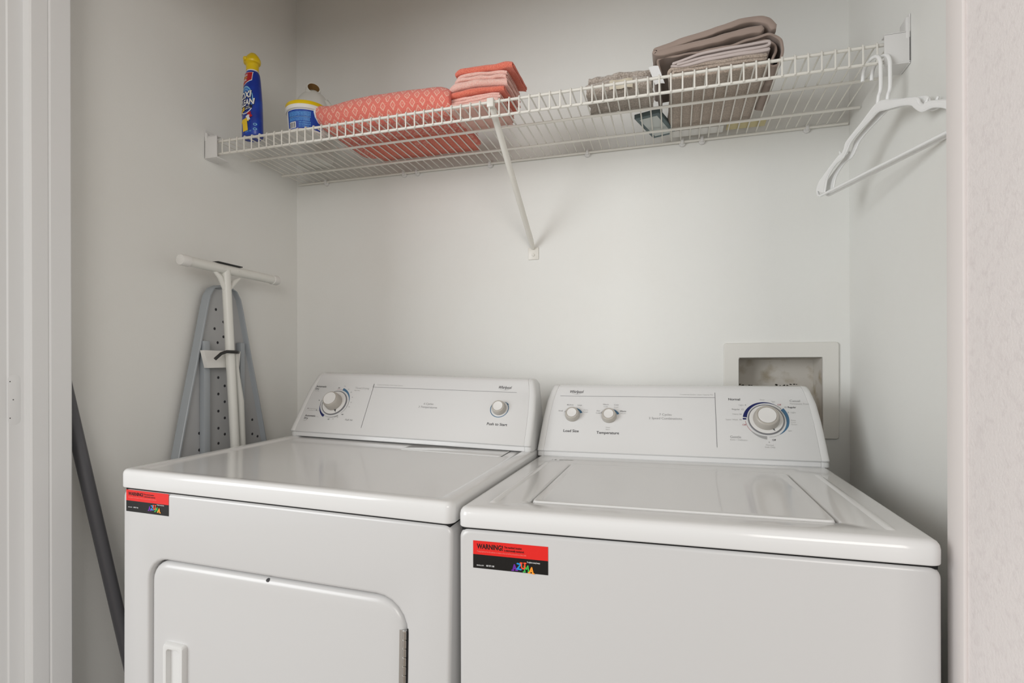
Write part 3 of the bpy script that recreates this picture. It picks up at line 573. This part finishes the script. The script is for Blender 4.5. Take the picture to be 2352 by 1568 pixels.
# ------------------------------------------------------------ JUG with open tilted spout
JG = thing('plastic_jug', 'open white plastic jug with tilted spout behind the tub', 'jug', (-1.128, -0.150, ZK))
b = B(); L = []
for z, a, c in ((0, 0.056, 0.046), (0.004, 0.061, 0.050), (0.03, 0.063, 0.052), (0.15, 0.063, 0.052), (0.172, 0.060, 0.050), (0.192, 0.053, 0.046), (0.210, 0.042, 0.038), (0.222, 0.033, 0.030), (0.232, 0.020, 0.020)):
    L.append([(a*math.copysign(abs(math.cos(t))**0.75, math.cos(t)), c*math.copysign(abs(math.sin(t))**0.75, math.sin(t)), z) for t in [2*PI*k/40 for k in range(40)]])
b.loops(L); b.done('jug_body', 'jug', JG, smooth=50)
b = B(); ax = Vector((0.62, -0.62, 0.36)).normalized(); o = Vector((-0.018, 0.016, 0.218))
b.lathe([(0.034, -0.012), (0.0265, 0.010), (0.0225, 0.022), (0.0220, 0.034), (0.0238, 0.036), (0.0238, 0.042), (0.0225, 0.044), (0.0225, 0.050), (0.0215, 0.0515), (0.0182, 0.0515), (0.0175, 0.0480), (0.017, 0.020), (0.012, 0.012)], o, ax, 36, mis=[0]*9+[1, 1, 1, 1]); b.done('spout', ['jug', 'jugin'], JG, smooth=40)
b = B(); b.tube([(0.040, 0.0, 0.192), (0.052, 0.0, 0.194), (0.064, 0.004, 0.178), (0.068, 0.004, 0.15), (0.066, 0.002, 0.11), (0.058, 0, 0.10)], 0.0085, 12); b.done('jug_handle', 'jug', JG, smooth=60)

# ------------------------------------------------------------ CLOTH
def smooth_poly(P, n=6):
    out = []
    for i in range(len(P)-1):
        p0 = P[max(i-1, 0)]; p1 = P[i]; p2 = P[i+1]; p3 = P[min(i+2, len(P)-1)]
        for k in range(n):
            t = k/n
            out.append(tuple(0.5*((2*p1[j]) + (-p0[j]+p2[j])*t + (2*p0[j]-5*p1[j]+4*p2[j]-p3[j])*t*t + (-p0[j]+3*p1[j]-3*p2[j]+p3[j])*t**3) for j in range(len(p1))))
    out.append(tuple(P[-1])); return out
def u_fold(e0, e1, zc, r, n=8, step=0.02):
    """U shaped ply: fold at e0, open ends at e1; r = half distance between the two plies"""
    s = 1 if e1 > e0 else -1; m = max(2, int(abs(e1-e0)/step)); c = e0+s*r
    P = [(e1+(c-e1)*k/m, zc-r) for k in range(m)]
    P += [(c - s*r*math.cos(a), zc + r*math.sin(a)) for a in [-PI/2+PI*k/n for k in range(n+1)]]
    P += [(c+(e1-c)*k/m, zc+r) for k in range(1, m+1)]
    return P
def ribbon(b, P, t, e0, e1, axis, n=24, amp=0.0012, seed=0.0, warp=None, mi=0, fq=22.0):
    """cloth ply with centre line P (2d) and thickness t, run from e0 to e1 along axis 'X' or 'Y'"""
    N = len(P); T = t if isinstance(t, (list, tuple)) else [t]*N; Lf = []; Rt = []; S_ = [0.0]
    for i in range(N):
        a = Vector(P[max(i-1, 0)]); c = Vector(P[min(i+1, N-1)]); d = (c-a).normalized(); nn = Vector((-d.y, d.x)); p = Vector(P[i])
        Lf.append(p+nn*T[i]/2); Rt.append(p-nn*T[i]/2)
        if i: S_.append(S_[-1]+(Vector(P[i])-Vector(P[i-1])).length)
    d0 = (Vector(P[0])-Vector(P[1])).normalized(); d1 = (Vector(P[-1])-Vector(P[-2])).normalized()
    ring = Lf + [Vector(P[-1])+d1*T[-1]*0.4] + list(reversed(Rt)) + [Vector(P[0])+d0*T[0]*0.4]
    vv = S_ + [S_[-1]] + list(reversed(S_)) + [0.0]
    st = [0.0, 0.004, 0.012]+[0.012+(0.976)*k/(n-1) for k in range(1, n)]+[0.996, 1.0] if True else None
    st = sorted(set(st)); V = []
    if b.uv is None: b.uv = b.bm.loops.layers.uv.new('UVMap')
    for q in st:
        e = e0+(e1-e0)*q; sh = 0.0 if 0.01 < q < 0.99 else (0.20 if q in (0.0, 1.0) else 0.08)
        row = []
        for i, p in enumerate(ring):
            j = i if i < N else (N-1 if i == N else (2*N-i if i <= 2*N else 0)); j = max(0, min(N-1, j))
            p = p + (Vector(P[j])-p)*sh
            x3 = Vector((e, p.x, p.y)) if axis == 'X' else Vector((p.x, e, p.y))
            k = x3*fq + Vector((seed*7.3, seed*3.1, seed*5.7))
            x3 = x3 + Vector((noise.noise(k), noise.noise(k+Vector((31, 0, 0))), 0.8*noise.noise(k+Vector((0, 47, 0)))))*amp*2
            if warp: x3 = Vector(warp(*x3, q))
            row.append((b.bm.verts.new(x3), e, vv[i]))
        V.append(row)
    m = len(ring)
    for r0, r1 in zip(V, V[1:]):
        for i in range(m):
            j = (i+1) % m; q4 = (r0[i], r0[j], r1[j], r1[i]); f = b.bm.faces.new([q[0] for q in q4]); f.material_index = mi
            for lp, q in zip(f.loops, q4): lp[b.uv].uv = (q[1], q[2])
    for row, rev in ((V[0], True), (V[-1], False)):
        # cap each ply end as a strip between the two faces of the cloth
        for i in range(N-1):
            a, c, d, e = row[i], row[i+1], row[2*N-i-1], row[2*N-i]
            f = b.bm.faces.new([q[0] for q in ((a, c, d, e) if not rev else (e, d, c, a))]); f.material_index = mi
            for lp in f.loops: lp[b.uv].uv = (0.01, 0.01)
        for tri in ((row[N-1], row[N], row[N+1]), (row[2*N], row[2*N+1], row[0])):
            f = b.bm.faces.new([q[0] for q in tri]); f.material_index = mi
ZK += 0.0
# coral patterned bath towel: two folds one inside the other
TW = thing('bath_towel', 'coral bath towel with pale diamond pattern, folded beside the tub', 'towel', (-0.76, -0.25, ZK))
def twarp(x, y, z, q):
    u = (x+0.205)/0.41                       # 0 at the left end, 1 at the right
    lift = 0.018*max(0, 1-u/0.16)**2
    h = 0.74+0.26*math.sin(PI*min(1, max(0, u*0.78+0.12)))**0.7 if u < 0.55 else 1.0-0.10*((u-0.55)/0.45)**2
    if u > 0.9: h -= 0.16*((u-0.9)/0.1)**2
    return (x, y + 0.012*max(0, 1-u/0.3), max(0.0006, z*h*(1-0.08*max(0, 1-u/0.12)) + lift))
b = B()
ribbon(b, u_fold(-0.118, 0.115, 0.0425, 0.0320), 0.0190, -0.205, 0.205, 'X', 30, 0.0010, 1, twarp)
ribbon(b, u_fold(-0.085, 0.112, 0.0425, 0.0115), 0.0170, -0.200, 0.198, 'X', 20, 0.0010, 2, twarp)
b.done('towel_cloth', 'diamond', TW, smooth=70)
b = B()
P = u_fold(-0.1183, 0.11, 0.0425, 0.0320); ribbon(b, P, 0.0202, -0.2110, -0.2030, 'X', 3, 0.0004, 1, twarp); b.done('hem', 'tag', TW, smooth=70)['label'] = 'white hem at the left end of the towel'
b = B(); ribbon(b, [(0.0, 0.0050), (0.03, 0.0045), (0.08, 0.0045), (0.128, 0.006)], 0.008, -0.135, 0.19, 'X', 20, 0.0015, 5, lambda x, y, z, q: (x, y-0.05*math.sin(q*PI)*(1 if y < 0.03 else 0)*0.4+0.02, max(0.0005, z-0.0005))); b.done('turned_corner', 'coral', TW, smooth=70)
# washcloth stack
zc = ZK
stack = [('pink', 0.0185, -0.5690, -0.4180, 'pale pink folded washcloth, bottom of the pink and coral stack', 1),
         ('pink', 0.0170, -0.5700, -0.4180, 'pale pink folded washcloth, second from the bottom of its stack', 2),
         ('coral', 0.0140, -0.5660, -0.4080, 'coral folded washcloth sandwiched between pale pink washcloths', 1),
         ('pink', 0.0195, -0.5640, -0.4020, 'pale pink folded washcloth right above the sandwiched coral washcloth', 1),
         ('pink', 0.0210, -0.5440, -0.4020, 'pale pink folded washcloth directly under the top coral washcloth', 2),
         ('coral', 0.0165, -0.5440, -0.3840, 'coral folded washcloth, topmost of the pink and coral stack', 1)]
for i, (mk, h, x0, x1, lab, nu) in enumerate(stack):
    cx = (x0+x1)/2
    o = thing('washcloth', lab, 'washcloth', (cx, -0.300, zc), None, 'folded washcloths stacked on the wire shelf')
    b = B(); hw = (x1-x0)/2; hh = h/nu
    jy = random.uniform(-0.004, 0.004)
    for k in range(nu):
        zz = hh*(k+0.5); t = hh*0.235
        def ww(x, y, z, q, hw=hw, i=i):
            lt = max(0, 1-q/0.16)**2; rt = max(0, (q-0.86)/0.14)**2
            zm = (z-hh*nu/2)*(1-0.30*lt) + hh*nu/2
            return (x, y+0.004*math.sin(q*5+i)+0.012*lt, zm + 0.0035*math.sin(q*PI)*(i > 2) - 0.004*rt*(i/5.0))
        e = lambda: random.uniform(-0.0045, 0.0015)
        ribbon(b, u_fold(-0.068+jy+0.004*k, 0.062, zz, hh*0.345), t*0.98, -hw+e()*0.6, hw+e(), 'X', 18, 0.0013, i*3+k, ww, fq=34)
        ribbon(b, u_fold(-0.060+jy+0.004*k, 0.060, zz, hh*0.120), t*0.88, -hw+0.001, hw+e(), 'X', 14, 0.0010, i*3+k+40, ww, fq=34)
    b.done('cloth', mk, o, smooth=70)
    zc += h*0.985
# grey shaggy towel with tags
GT = thing('hand_towel', 'grey shaggy hand towel with sewn tags, folded left of taupe stack', 'towel', (-0.115, -0.290, ZK))
b = B(); Wp = lambda x, y, z, q: (x, y, z*(0.92+0.08*math.sin(q*3)))
ribbon(b, u_fold(-0.052, 0.056, 0.0170, 0.0115), 0.0105, -0.091, 0.066, 'X', 40, 0.0026, 11, Wp, fq=60)
ribbon(b, u_fold(-0.046, 0.055, 0.0400, 0.0060), 0.0100, -0.086, 0.064, 'X', 40, 0.0028, 14, Wp, fq=60)
b.done('towel_cloth', 'gtow', GT, smooth=70)
b = B(); v, f = rect2d(-0.033, 0.022, 0.0, 0.022, 10, 4); b.mesh2d((v, f), lambda x, z: (x, -0.0605-0.0022*math.sin(x*190)-0.002*math.sin(z*140), 0.0035+z)); b.done('care_label', 'tag2', GT, smooth=60, recalc=False)
b = B(); v, f = rect2d(0, 1, 0, 1, 4, 10); TG = lambda u, t: (0.070+0.022*u-0.010*t+0.004*(1-t), -0.060-0.018*t, 0.0005+0.034*t+0.002*math.sin(u*3))
b.mesh2d((v, f), TG); b.done('hanging_tag', 'tag', GT, smooth=60, recalc=False)
# taupe stack of three
BT = thing('bath_towel', 'taupe bath towel lying flat at the bottom of the right hand stack', 'towel', (0.095, -0.22, ZK))
b = B(); Wt = lambda x, y, z, q: (x+0.004*math.sin(q*4), y, z)
ribbon(b, u_fold(-0.105, 0.104, 0.0165, 0.0115), 0.0085, -0.142, 0.133, 'Y', 24, 0.0014, 21, Wt)
ribbon(b, u_fold(-0.096, 0.102, 0.0165, 0.0042), 0.0072, -0.140, 0.132, 'Y', 20, 0.0010, 23, Wt)
b.done('towel_cloth', 'dtow', BT, smooth=70)
LV = thing('bed_sheet', 'pale lavender grey folded sheet in the middle of the taupe stack', 'sheet', (0.095, -0.24, ZK+0.033))
b = B(); o0 = LV.location
def tr(P, o): return [(x-o.x, z-o.z) for x, z in P]
P = smooth_poly(tr([(0.000, 1.8475), (0.030, 1.8540), (0.0721, 1.8620), (0.1492, 1.8640), (0.196, 1.8665), (0.2040, 1.8640), (0.2020, 1.8585), (0.185, 1.8560), (0.13, 1.8540), (0.0721, 1.8520), (0.030, 1.8465), (0.010, 1.8440)], o0))
ribbon(b, P, 0.0062, -0.128, 0.10, 'Y', 24, 0.0008, 31)
P = smooth_poly(tr([(-0.004, 1.8480-0.0035), (0.03, 1.8410), (0.09, 1.8470), (0.16, 1.8485), (0.204, 1.8490)], o0)); ribbon(b, P, [0.004+0.004*min(1, k/(len(P)*0.4)) for k in range(len(P))], -0.126, 0.10, 'Y', 24, 0.0008, 33)
b.done('sheet_cloth', 'lav', LV, smooth=70)
TS = thing('bed_sheet', 'dark taupe sateen sheet folded loosely on top of the stack', 'sheet', (0.095, -0.24, ZK+0.056))
b = B(); o0 = TS.location
P = smooth_poly(tr([(0.214, 1.8945), (0.198, 1.9090), (0.165, 1.9190), (0.0834, 1.9070), (0.0154, 1.8950), (-0.034, 1.8850), (-0.0400, 1.8800), (-0.034, 1.8760), (0.0269, 1.8810), (0.0944, 1.8870), (0.1500, 1.8935), (0.188, 1.8945)], o0))
n_ = len(P); ribbon(b, P, [0.0085+0.0085*max(0, math.sin(PI*min(1, 2*(0.5-abs(k/n_-0.5)) if k < n_*0.5 else 1)))*0 + 0.0070*(1-min(1, abs(k/n_-0.52)/0.10) if abs(k/n_-0.52) < 0.10 else 0)*(-1) + 0.0065 for k in range(n_)], -0.130, 0.10, 'Y', 26, 0.0019, 41, fq=34)
P = smooth_poly(tr([(-0.0300, 1.8420), (-0.0355, 1.8600), (-0.028, 1.8690), (0.0108, 1.8690), (0.1055, 1.8715), (0.1500, 1.8770), (0.200, 1.8850), (0.226, 1.8720), (0.232, 1.8540), (0.2300, 1.8300), (0.2235, 1.8150)], o0))
ribbon(b, P, 0.0060, -0.120, 0.10, 'Y', 26, 0.0018, 43, fq=34)
P = smooth_poly(tr([(0.150, 1.8745), (0.190, 1.8800), (0.2150, 1.8700), (0.2205, 1.8520), (0.2140, 1.8350), (0.2060, 1.8240), (0.2130, 1.8170), (0.2240, 1.8160)], o0)); ribbon(b, P, 0.0052, -0.110, 0.11, 'Y', 26, 0.0022, 45, fq=40)
b.done('sheet_cloth', 'taupe', TS, smooth=70)
# small flat things at the back of the shelf
b = B(); b.box(-0.034, 0.034, -0.075, 0.075, 0, 0.012, 0.001); b.box(-0.024, 0.024, -0.062, 0.062, -0.0006, 0.0004, mi=1)
o = b.done('picture_frame', ['teal', 'palegrey'], None, loc=(-0.046, -0.118, ZK+0.0008)); o.rotation_euler = (0, 0, -0.30)
tag(o, 'small dark teal frame lying on the shelf under the towels', 'frame')
b = B(); b.box(-0.072, 0.072, -0.022, 0.022, 0, 0.020, 0.001)
o = b.done('paper_box', 'whitecard', None, loc=(0.062, -0.048, ZK)); tag(o, 'flat white box on the shelf behind the taupe stack', 'box')
b = B(); b.box(-0.05, 0.05, -0.020, 0.020, 0, 0.006, 0.0008)
o = b.done('envelope', 'yelcard', None, loc=(0.192, -0.056, ZK)); tag(o, 'pale yellow envelope lying at the back of the shelf', 'envelope')

# ------------------------------------------------------------ HANGERS on the lower lip rail
def hanger(px, label, th):
    root = thing('clothes_hanger', label, 'hanger', (px, YF, 1.7688), (0, 0, th), 'white plastic clothes hangers on the shelf lip')
    T = lambda P: [(0, a, z) for a, z in P]
    b = B(); b.tube(T(smooth_poly([(0.0335, -0.019), (0.0295, 0.000), (0.0180, 0.0095), (0.0020, 0.0125), (-0.0150, 0.0070), (-0.0250, -0.0080), (-0.0265, -0.030), (-0.0262, -0.0640), (-0.0200, -0.0760), (-0.0170, -0.0900)], 5)), 0.0036, 12); b.done('hook', 'hanger', root, smooth=60)
    c = -0.019
    half = [(0.0, -0.0900), (0.016, -0.0930), (0.055, -0.1090), (0.098, -0.1240), (0.1120, -0.1310), (0.1180, -0.1420), (0.1290, -0.1500), (0.1400, -0.1495), (0.168, -0.1600), (0.2150, -0.1800), (0.2290, -0.1900), (0.2350, -0.2020), (0.2300, -0.2140), (0.2160, -0.2190)]
    low = [(0.0, -0.1060), (0.028, -0.1125), (0.070, -0.1230), (0.0970, -0.1340), (0.1080, -0.1450), (0.1250, -0.1580), (0.150, -0.1610), (0.176, -0.1725), (0.1920, -0.1860), (0.1985, -0.2010), (0.2030, -0.2160)]
    tilt = lambda a, z: (c+a, z + 0.045*(a))
    b = B()
    full = [tilt(-a, z) for a, z in reversed(half)][:-1] + [tilt(a, z) for a, z in half]
    b.tube(T(smooth_poly(full, 4)), 0.0032, 10)
    full2 = [tilt(-a, z) for a, z in reversed(low)][:-1] + [tilt(a, z) for a, z in low]
    b.tube(T(smooth_poly(full2, 4)), 0.0024, 8)
    # web between the two ridges
    A = smooth_poly([tilt(a, z) for a, z in half[:12]], 4); D = smooth_poly([tilt(a, z) for a, z in low], 4)
    for sg in (1, -1):
        f_ = (lambda p: p) if sg == 1 else (lambda p: (2*c-p[0], p[1]-0.09*(p[0]-c)))
        nA = 40; R0 = []; R1 = []
        for k in range(nA+1):
            p = A[min(len(A)-1, round(k/nA*(len(A)-1)))]; q = D[min(len(D)-1, round(k/nA*(len(D)-1)))]
            R0.append(f_(p)); R1.append(f_(q))
        for xx in (0.0026, -0.0026):
            v0 = b.verts([(xx, *p) for p in R0]); v1 = b.verts([(xx, *p) for p in R1]); b.quadstrip(v0, v1, 0, closed=False)
        tip = [f_(tilt(0.131, -0.1500)), f_(tilt(0.135, -0.1460)), f_(tilt(0.1385, -0.1400))]; b.tube(T(tip), [0.0032, 0.0030, 0.0022], 8)
        lp = [f_(tilt(a, z)) for a, z in ((0.100, -0.150), (0.104, -0.166), (0.112, -0.170), (0.120, -0.164))]; 
    b.done('shoulder_arms', 'hanger', root, smooth=50)
    b = B(); e0 = tilt(0.222, -0.2180); e1 = tilt(-0.222, -0.2180); b.tube(T([e0, ((e0[0]+e1[0])/2, (e0[1]+e1[1])/2), e1]), 0.0033, 10); b.done('bottom_bar', 'hanger', root, smooth=60)
hanger(0.394, 'white plastic clothes hanger on the shelf lip, front of the pair', 0.258)
hanger(0.4105, 'white plastic clothes hanger on the shelf lip, nearer the right wall', 0.250)

# ------------------------------------------------------------ OUTLET BOX in the back wall
OB = thing('washer_outlet_box', 'cream recessed washer outlet box in the wall behind the washer', 'outlet box', (0.285, 0.0, 1.08))
b = B(); ob = lambda x0, x1, z0, z1, r, y: [(x-0.285, y, z-1.08) for x, z in rrect(x0, x1, z0, z1, r)]
b.loops([ob(0.137, 0.432, 0.948, 1.2145, 0.008, -0.0002), ob(0.138, 0.431, 0.949, 1.2135, 0.008, -0.005), ob(0.1395, 0.4295, 0.9505, 1.2120, 0.007, -0.0062), ob(0.1765, 0.3925, 0.966, 1.1735, 0.003, -0.0058), ob(0.1775, 0.3915, 0.967, 1.1725, 0.003, -0.004), ob(0.1785, 0.3905, 0.968, 1.1715, 0.003, 0.01)], cap0=False, cap1=False)
b.done('flange', 'outbox', OB, smooth=30)
b = B(); V = b.loops([ob(0.1785, 0.3905, 0.968, 1.1715, 0.003, 0.0), ob(0.1830, 0.3860, 0.970, 1.168, 0.004, 0.085)], cap0=False)
b.done('recess', 'outin', OB, smooth=30, recalc=False)
rr = random.Random(3)
for cx, sp_, nn in ((0.215, 0.03, 9), (0.318, 0.028, 10), (0.285, 0.01, 3)):
    b = B()
    for k in range(nn):
        x_ = cx+rr.uniform(-sp_, sp_); z_ = 1.0930+rr.uniform(-0.004, 0.003); r_ = rr.uniform(0.0008, 0.0026)
        b.mesh2d(([(x_+r_*1.7*math.cos(a)*rr.uniform(0.6, 1.2), z_+r_*math.sin(a)*rr.uniform(0.6, 1.2)) for a in [2*PI*i/9 for i in range(9)]], [tuple(range(9))]), lambda p, q: (p-0.285, 0.0842, q-1.08))
    b.done('mildew_stain', 'dirt', OB, smooth=0, recalc=False)

# ------------------------------------------------------------ IRONING BOARD leaning on the left wall
IB = thing('ironing_board', 'grey metal ironing board folded upright against the left wall', 'ironing board', (-1.27, -0.37, 0.0))
zs_ = [(1.3913, 0.0), (1.3890, 0.022), (1.3780, 0.045), (1.3560, 0.060), (1.3200, 0.0700), (1.1876, 0.1010), (1.053, 0.1340), (0.9106, 0.1670), (0.70, 0.185), (0.30, 0.19), (0.08, 0.19)]
def outline(ins):
    cyy = lambda z: -0.372+0.003*(1.39-z)*2
    A = [(cyy(z)-max(0, w_-ins), z-(ins if w_ < 0.03 else 0)) for z, w_ in zs_]; Bq = [(cyy(z)+max(0, w_-ins), z-(ins if w_ < 0.03 else 0)) for z, w_ in zs_[1:]]
    P = list(reversed(A)) + Bq
    return [(y+0.37, z) for y, z in P]
O1 = outline(0.0); O2 = outline(0.0115)
b = B(); b.loops([[(-0.008, y, z) for y, z in O2], [(-0.010, y, z) for y, z in O2]])
bp = b.done('board_pan', 'board', IB, smooth=30)
b = B(); b.loops([[(xx, y, z) for y, z in o_] for xx, o_ in ((-0.022, O1), (0.002, O1), (0.0040, outline(0.0015)), (0.0040, outline(0.0050)), (0.002, outline(0.0066)), (-0.004, outline(0.0080)), (-0.008, O2))], cap0=False, cap1=False)
b.done('board_rim', 'rim', IB, smooth=35)
for y, z in ((-0.028, 1.318), (0.0, 1.346), (0.0, 1.284), (-0.033, 1.262), (0.0, 1.240), (-0.022, 1.222), (-0.020, 1.120), (0.004, 1.095), (-0.020, 1.072), (0.004, 1.048), (-0.020, 1.022), (0.004, 1.000), (-0.020, 0.972), (0.004, 0.952), (-0.020, 0.928), (-0.088, 0.965), (-0.088, 0.918), (-0.118, 0.901), (0.115, 0.985), (0.115, 0.940), (0.138, 0.930)):
    b = B(); b.lathe([(0.0042, 0), (0.0036, 0.0005)], (-0.0079, y, z), (1, 0, 0), 12); b.done('vent_hole', 'hole', bp, smooth=0)
b = B()
for y0, y1 in ((-0.088, -0.066), (0.048, 0.066)): b.box(-0.008, 0.010, y0, y1, 0.10, 1.225, 0.003)
b.done('slide_rail', 'rim', IB, smooth=40)
b = B(); b.tube([(0.040, -0.041, 1.428), (0.040, -0.020, 1.10), (0.040, 0.000, 0.80), (0.040, 0.01, 0.25)], 0.0125, 16)
b.tube([(0.036, -0.085, 1.425), (0.038, -0.060, 1.405), (0.040, -0.044, 1.370)], [0.004, 0.008, 0.006], 8); b.tube([(0.036, 0.015, 1.412), (0.038, -0.010, 1.395), (0.040, -0.034, 1.370)], [0.004, 0.008, 0.006], 8)
b.done('foot_leg', 'leg', IB, smooth=50)
b = B(); b.tube([(0.030, 0.004, 1.19), (0.030, 0.012, 1.12), (0.030, 0.022, 1.05), (0.030, 0.032, 0.85), (0.03, 0.04, 0.25)], [0.006, 0.008, 0.0115, 0.0115, 0.0115], 14); b.done('second_leg', 'leg', IB, smooth=50)
b = B(); b.tube([(0.038, -0.180, 1.4300), (0.038, 0.0, 1.4302), (0.038, 0.166, 1.4305)], 0.0135, 18); b.lathe([(0.0025, 0), (0.0025, 0.002), (0.001, 0.002)], (0.0512, -0.060, 1.431), (1, 0, 0), 10); b.lathe([(0.0025, 0), (0.0025, 0.002), (0.001, 0.002)], (0.0512, -0.002, 1.431), (1, 0, 0), 10)
fb = b.done('foot_bar', 'leg', IB, smooth=50)
b = B(); b.box(0.026, 0.050, -0.078, 0.014, 1.4435, 1.4465, 0.001); b.done('bar_bracket', 'black', fb)
for y0, d_ in ((-0.166, -1), (0.150, 1)):
    b = B(); b.lathe([(0.0140, 0), (0.0152, 0.001), (0.0152, 0.022), (0.0135, 0.026), (0.006, 0.0275)], (0.038, y0, 1.430), (0, d_, 0), 20); b.done('end_cap', 'legcap', fb, smooth=40)
b = B(); sh = [(-0.104, 1.197), (0.020, 1.197), (0.030, 1.197), (0.024, 1.150), (-0.090, 1.148)]
b.loops([[(xx, y, z) for y, z in sh] for xx in (0.012, 0.026)]); b.done('leg_latch', 'legcap', IB, smooth=20)
b = B(); b.tube([(0.056, -0.018, 1.194), (0.056, -0.055, 1.194), (0.053, -0.072, 1.188), (0.045, -0.086, 1.172)], 0.0045, 10); b.tube([(0.056, -0.018, 1.194), (0.040, 0.000, 1.194), (0.034, 0.012, 1.194)], 0.0045, 10); b.done('latch_hook', 'black', IB, smooth=50)

# ------------------------------------------------------------ POLE by the left wall
PO = thing('broom_handle', 'dark grey metal broom handle leaning in the gap left of dryer', 'broom', (-1.245, -0.60, 0.0))
b = B(); b.tube([(0.0, -0.005, 0.03), (-0.012, -0.075, 0.40), (-0.036, -0.247, 1.27), (-0.037, -0.250, 1.285)], [0.0138, 0.0138, 0.0138, 0.011], 20); b.done('handle', 'pole', PO, smooth=50)
b = B(); b.box(-0.022, 0.022, -0.05, 0.045, 0.0, 0.035, 0.006); b.done('broom_head', 'black', PO)
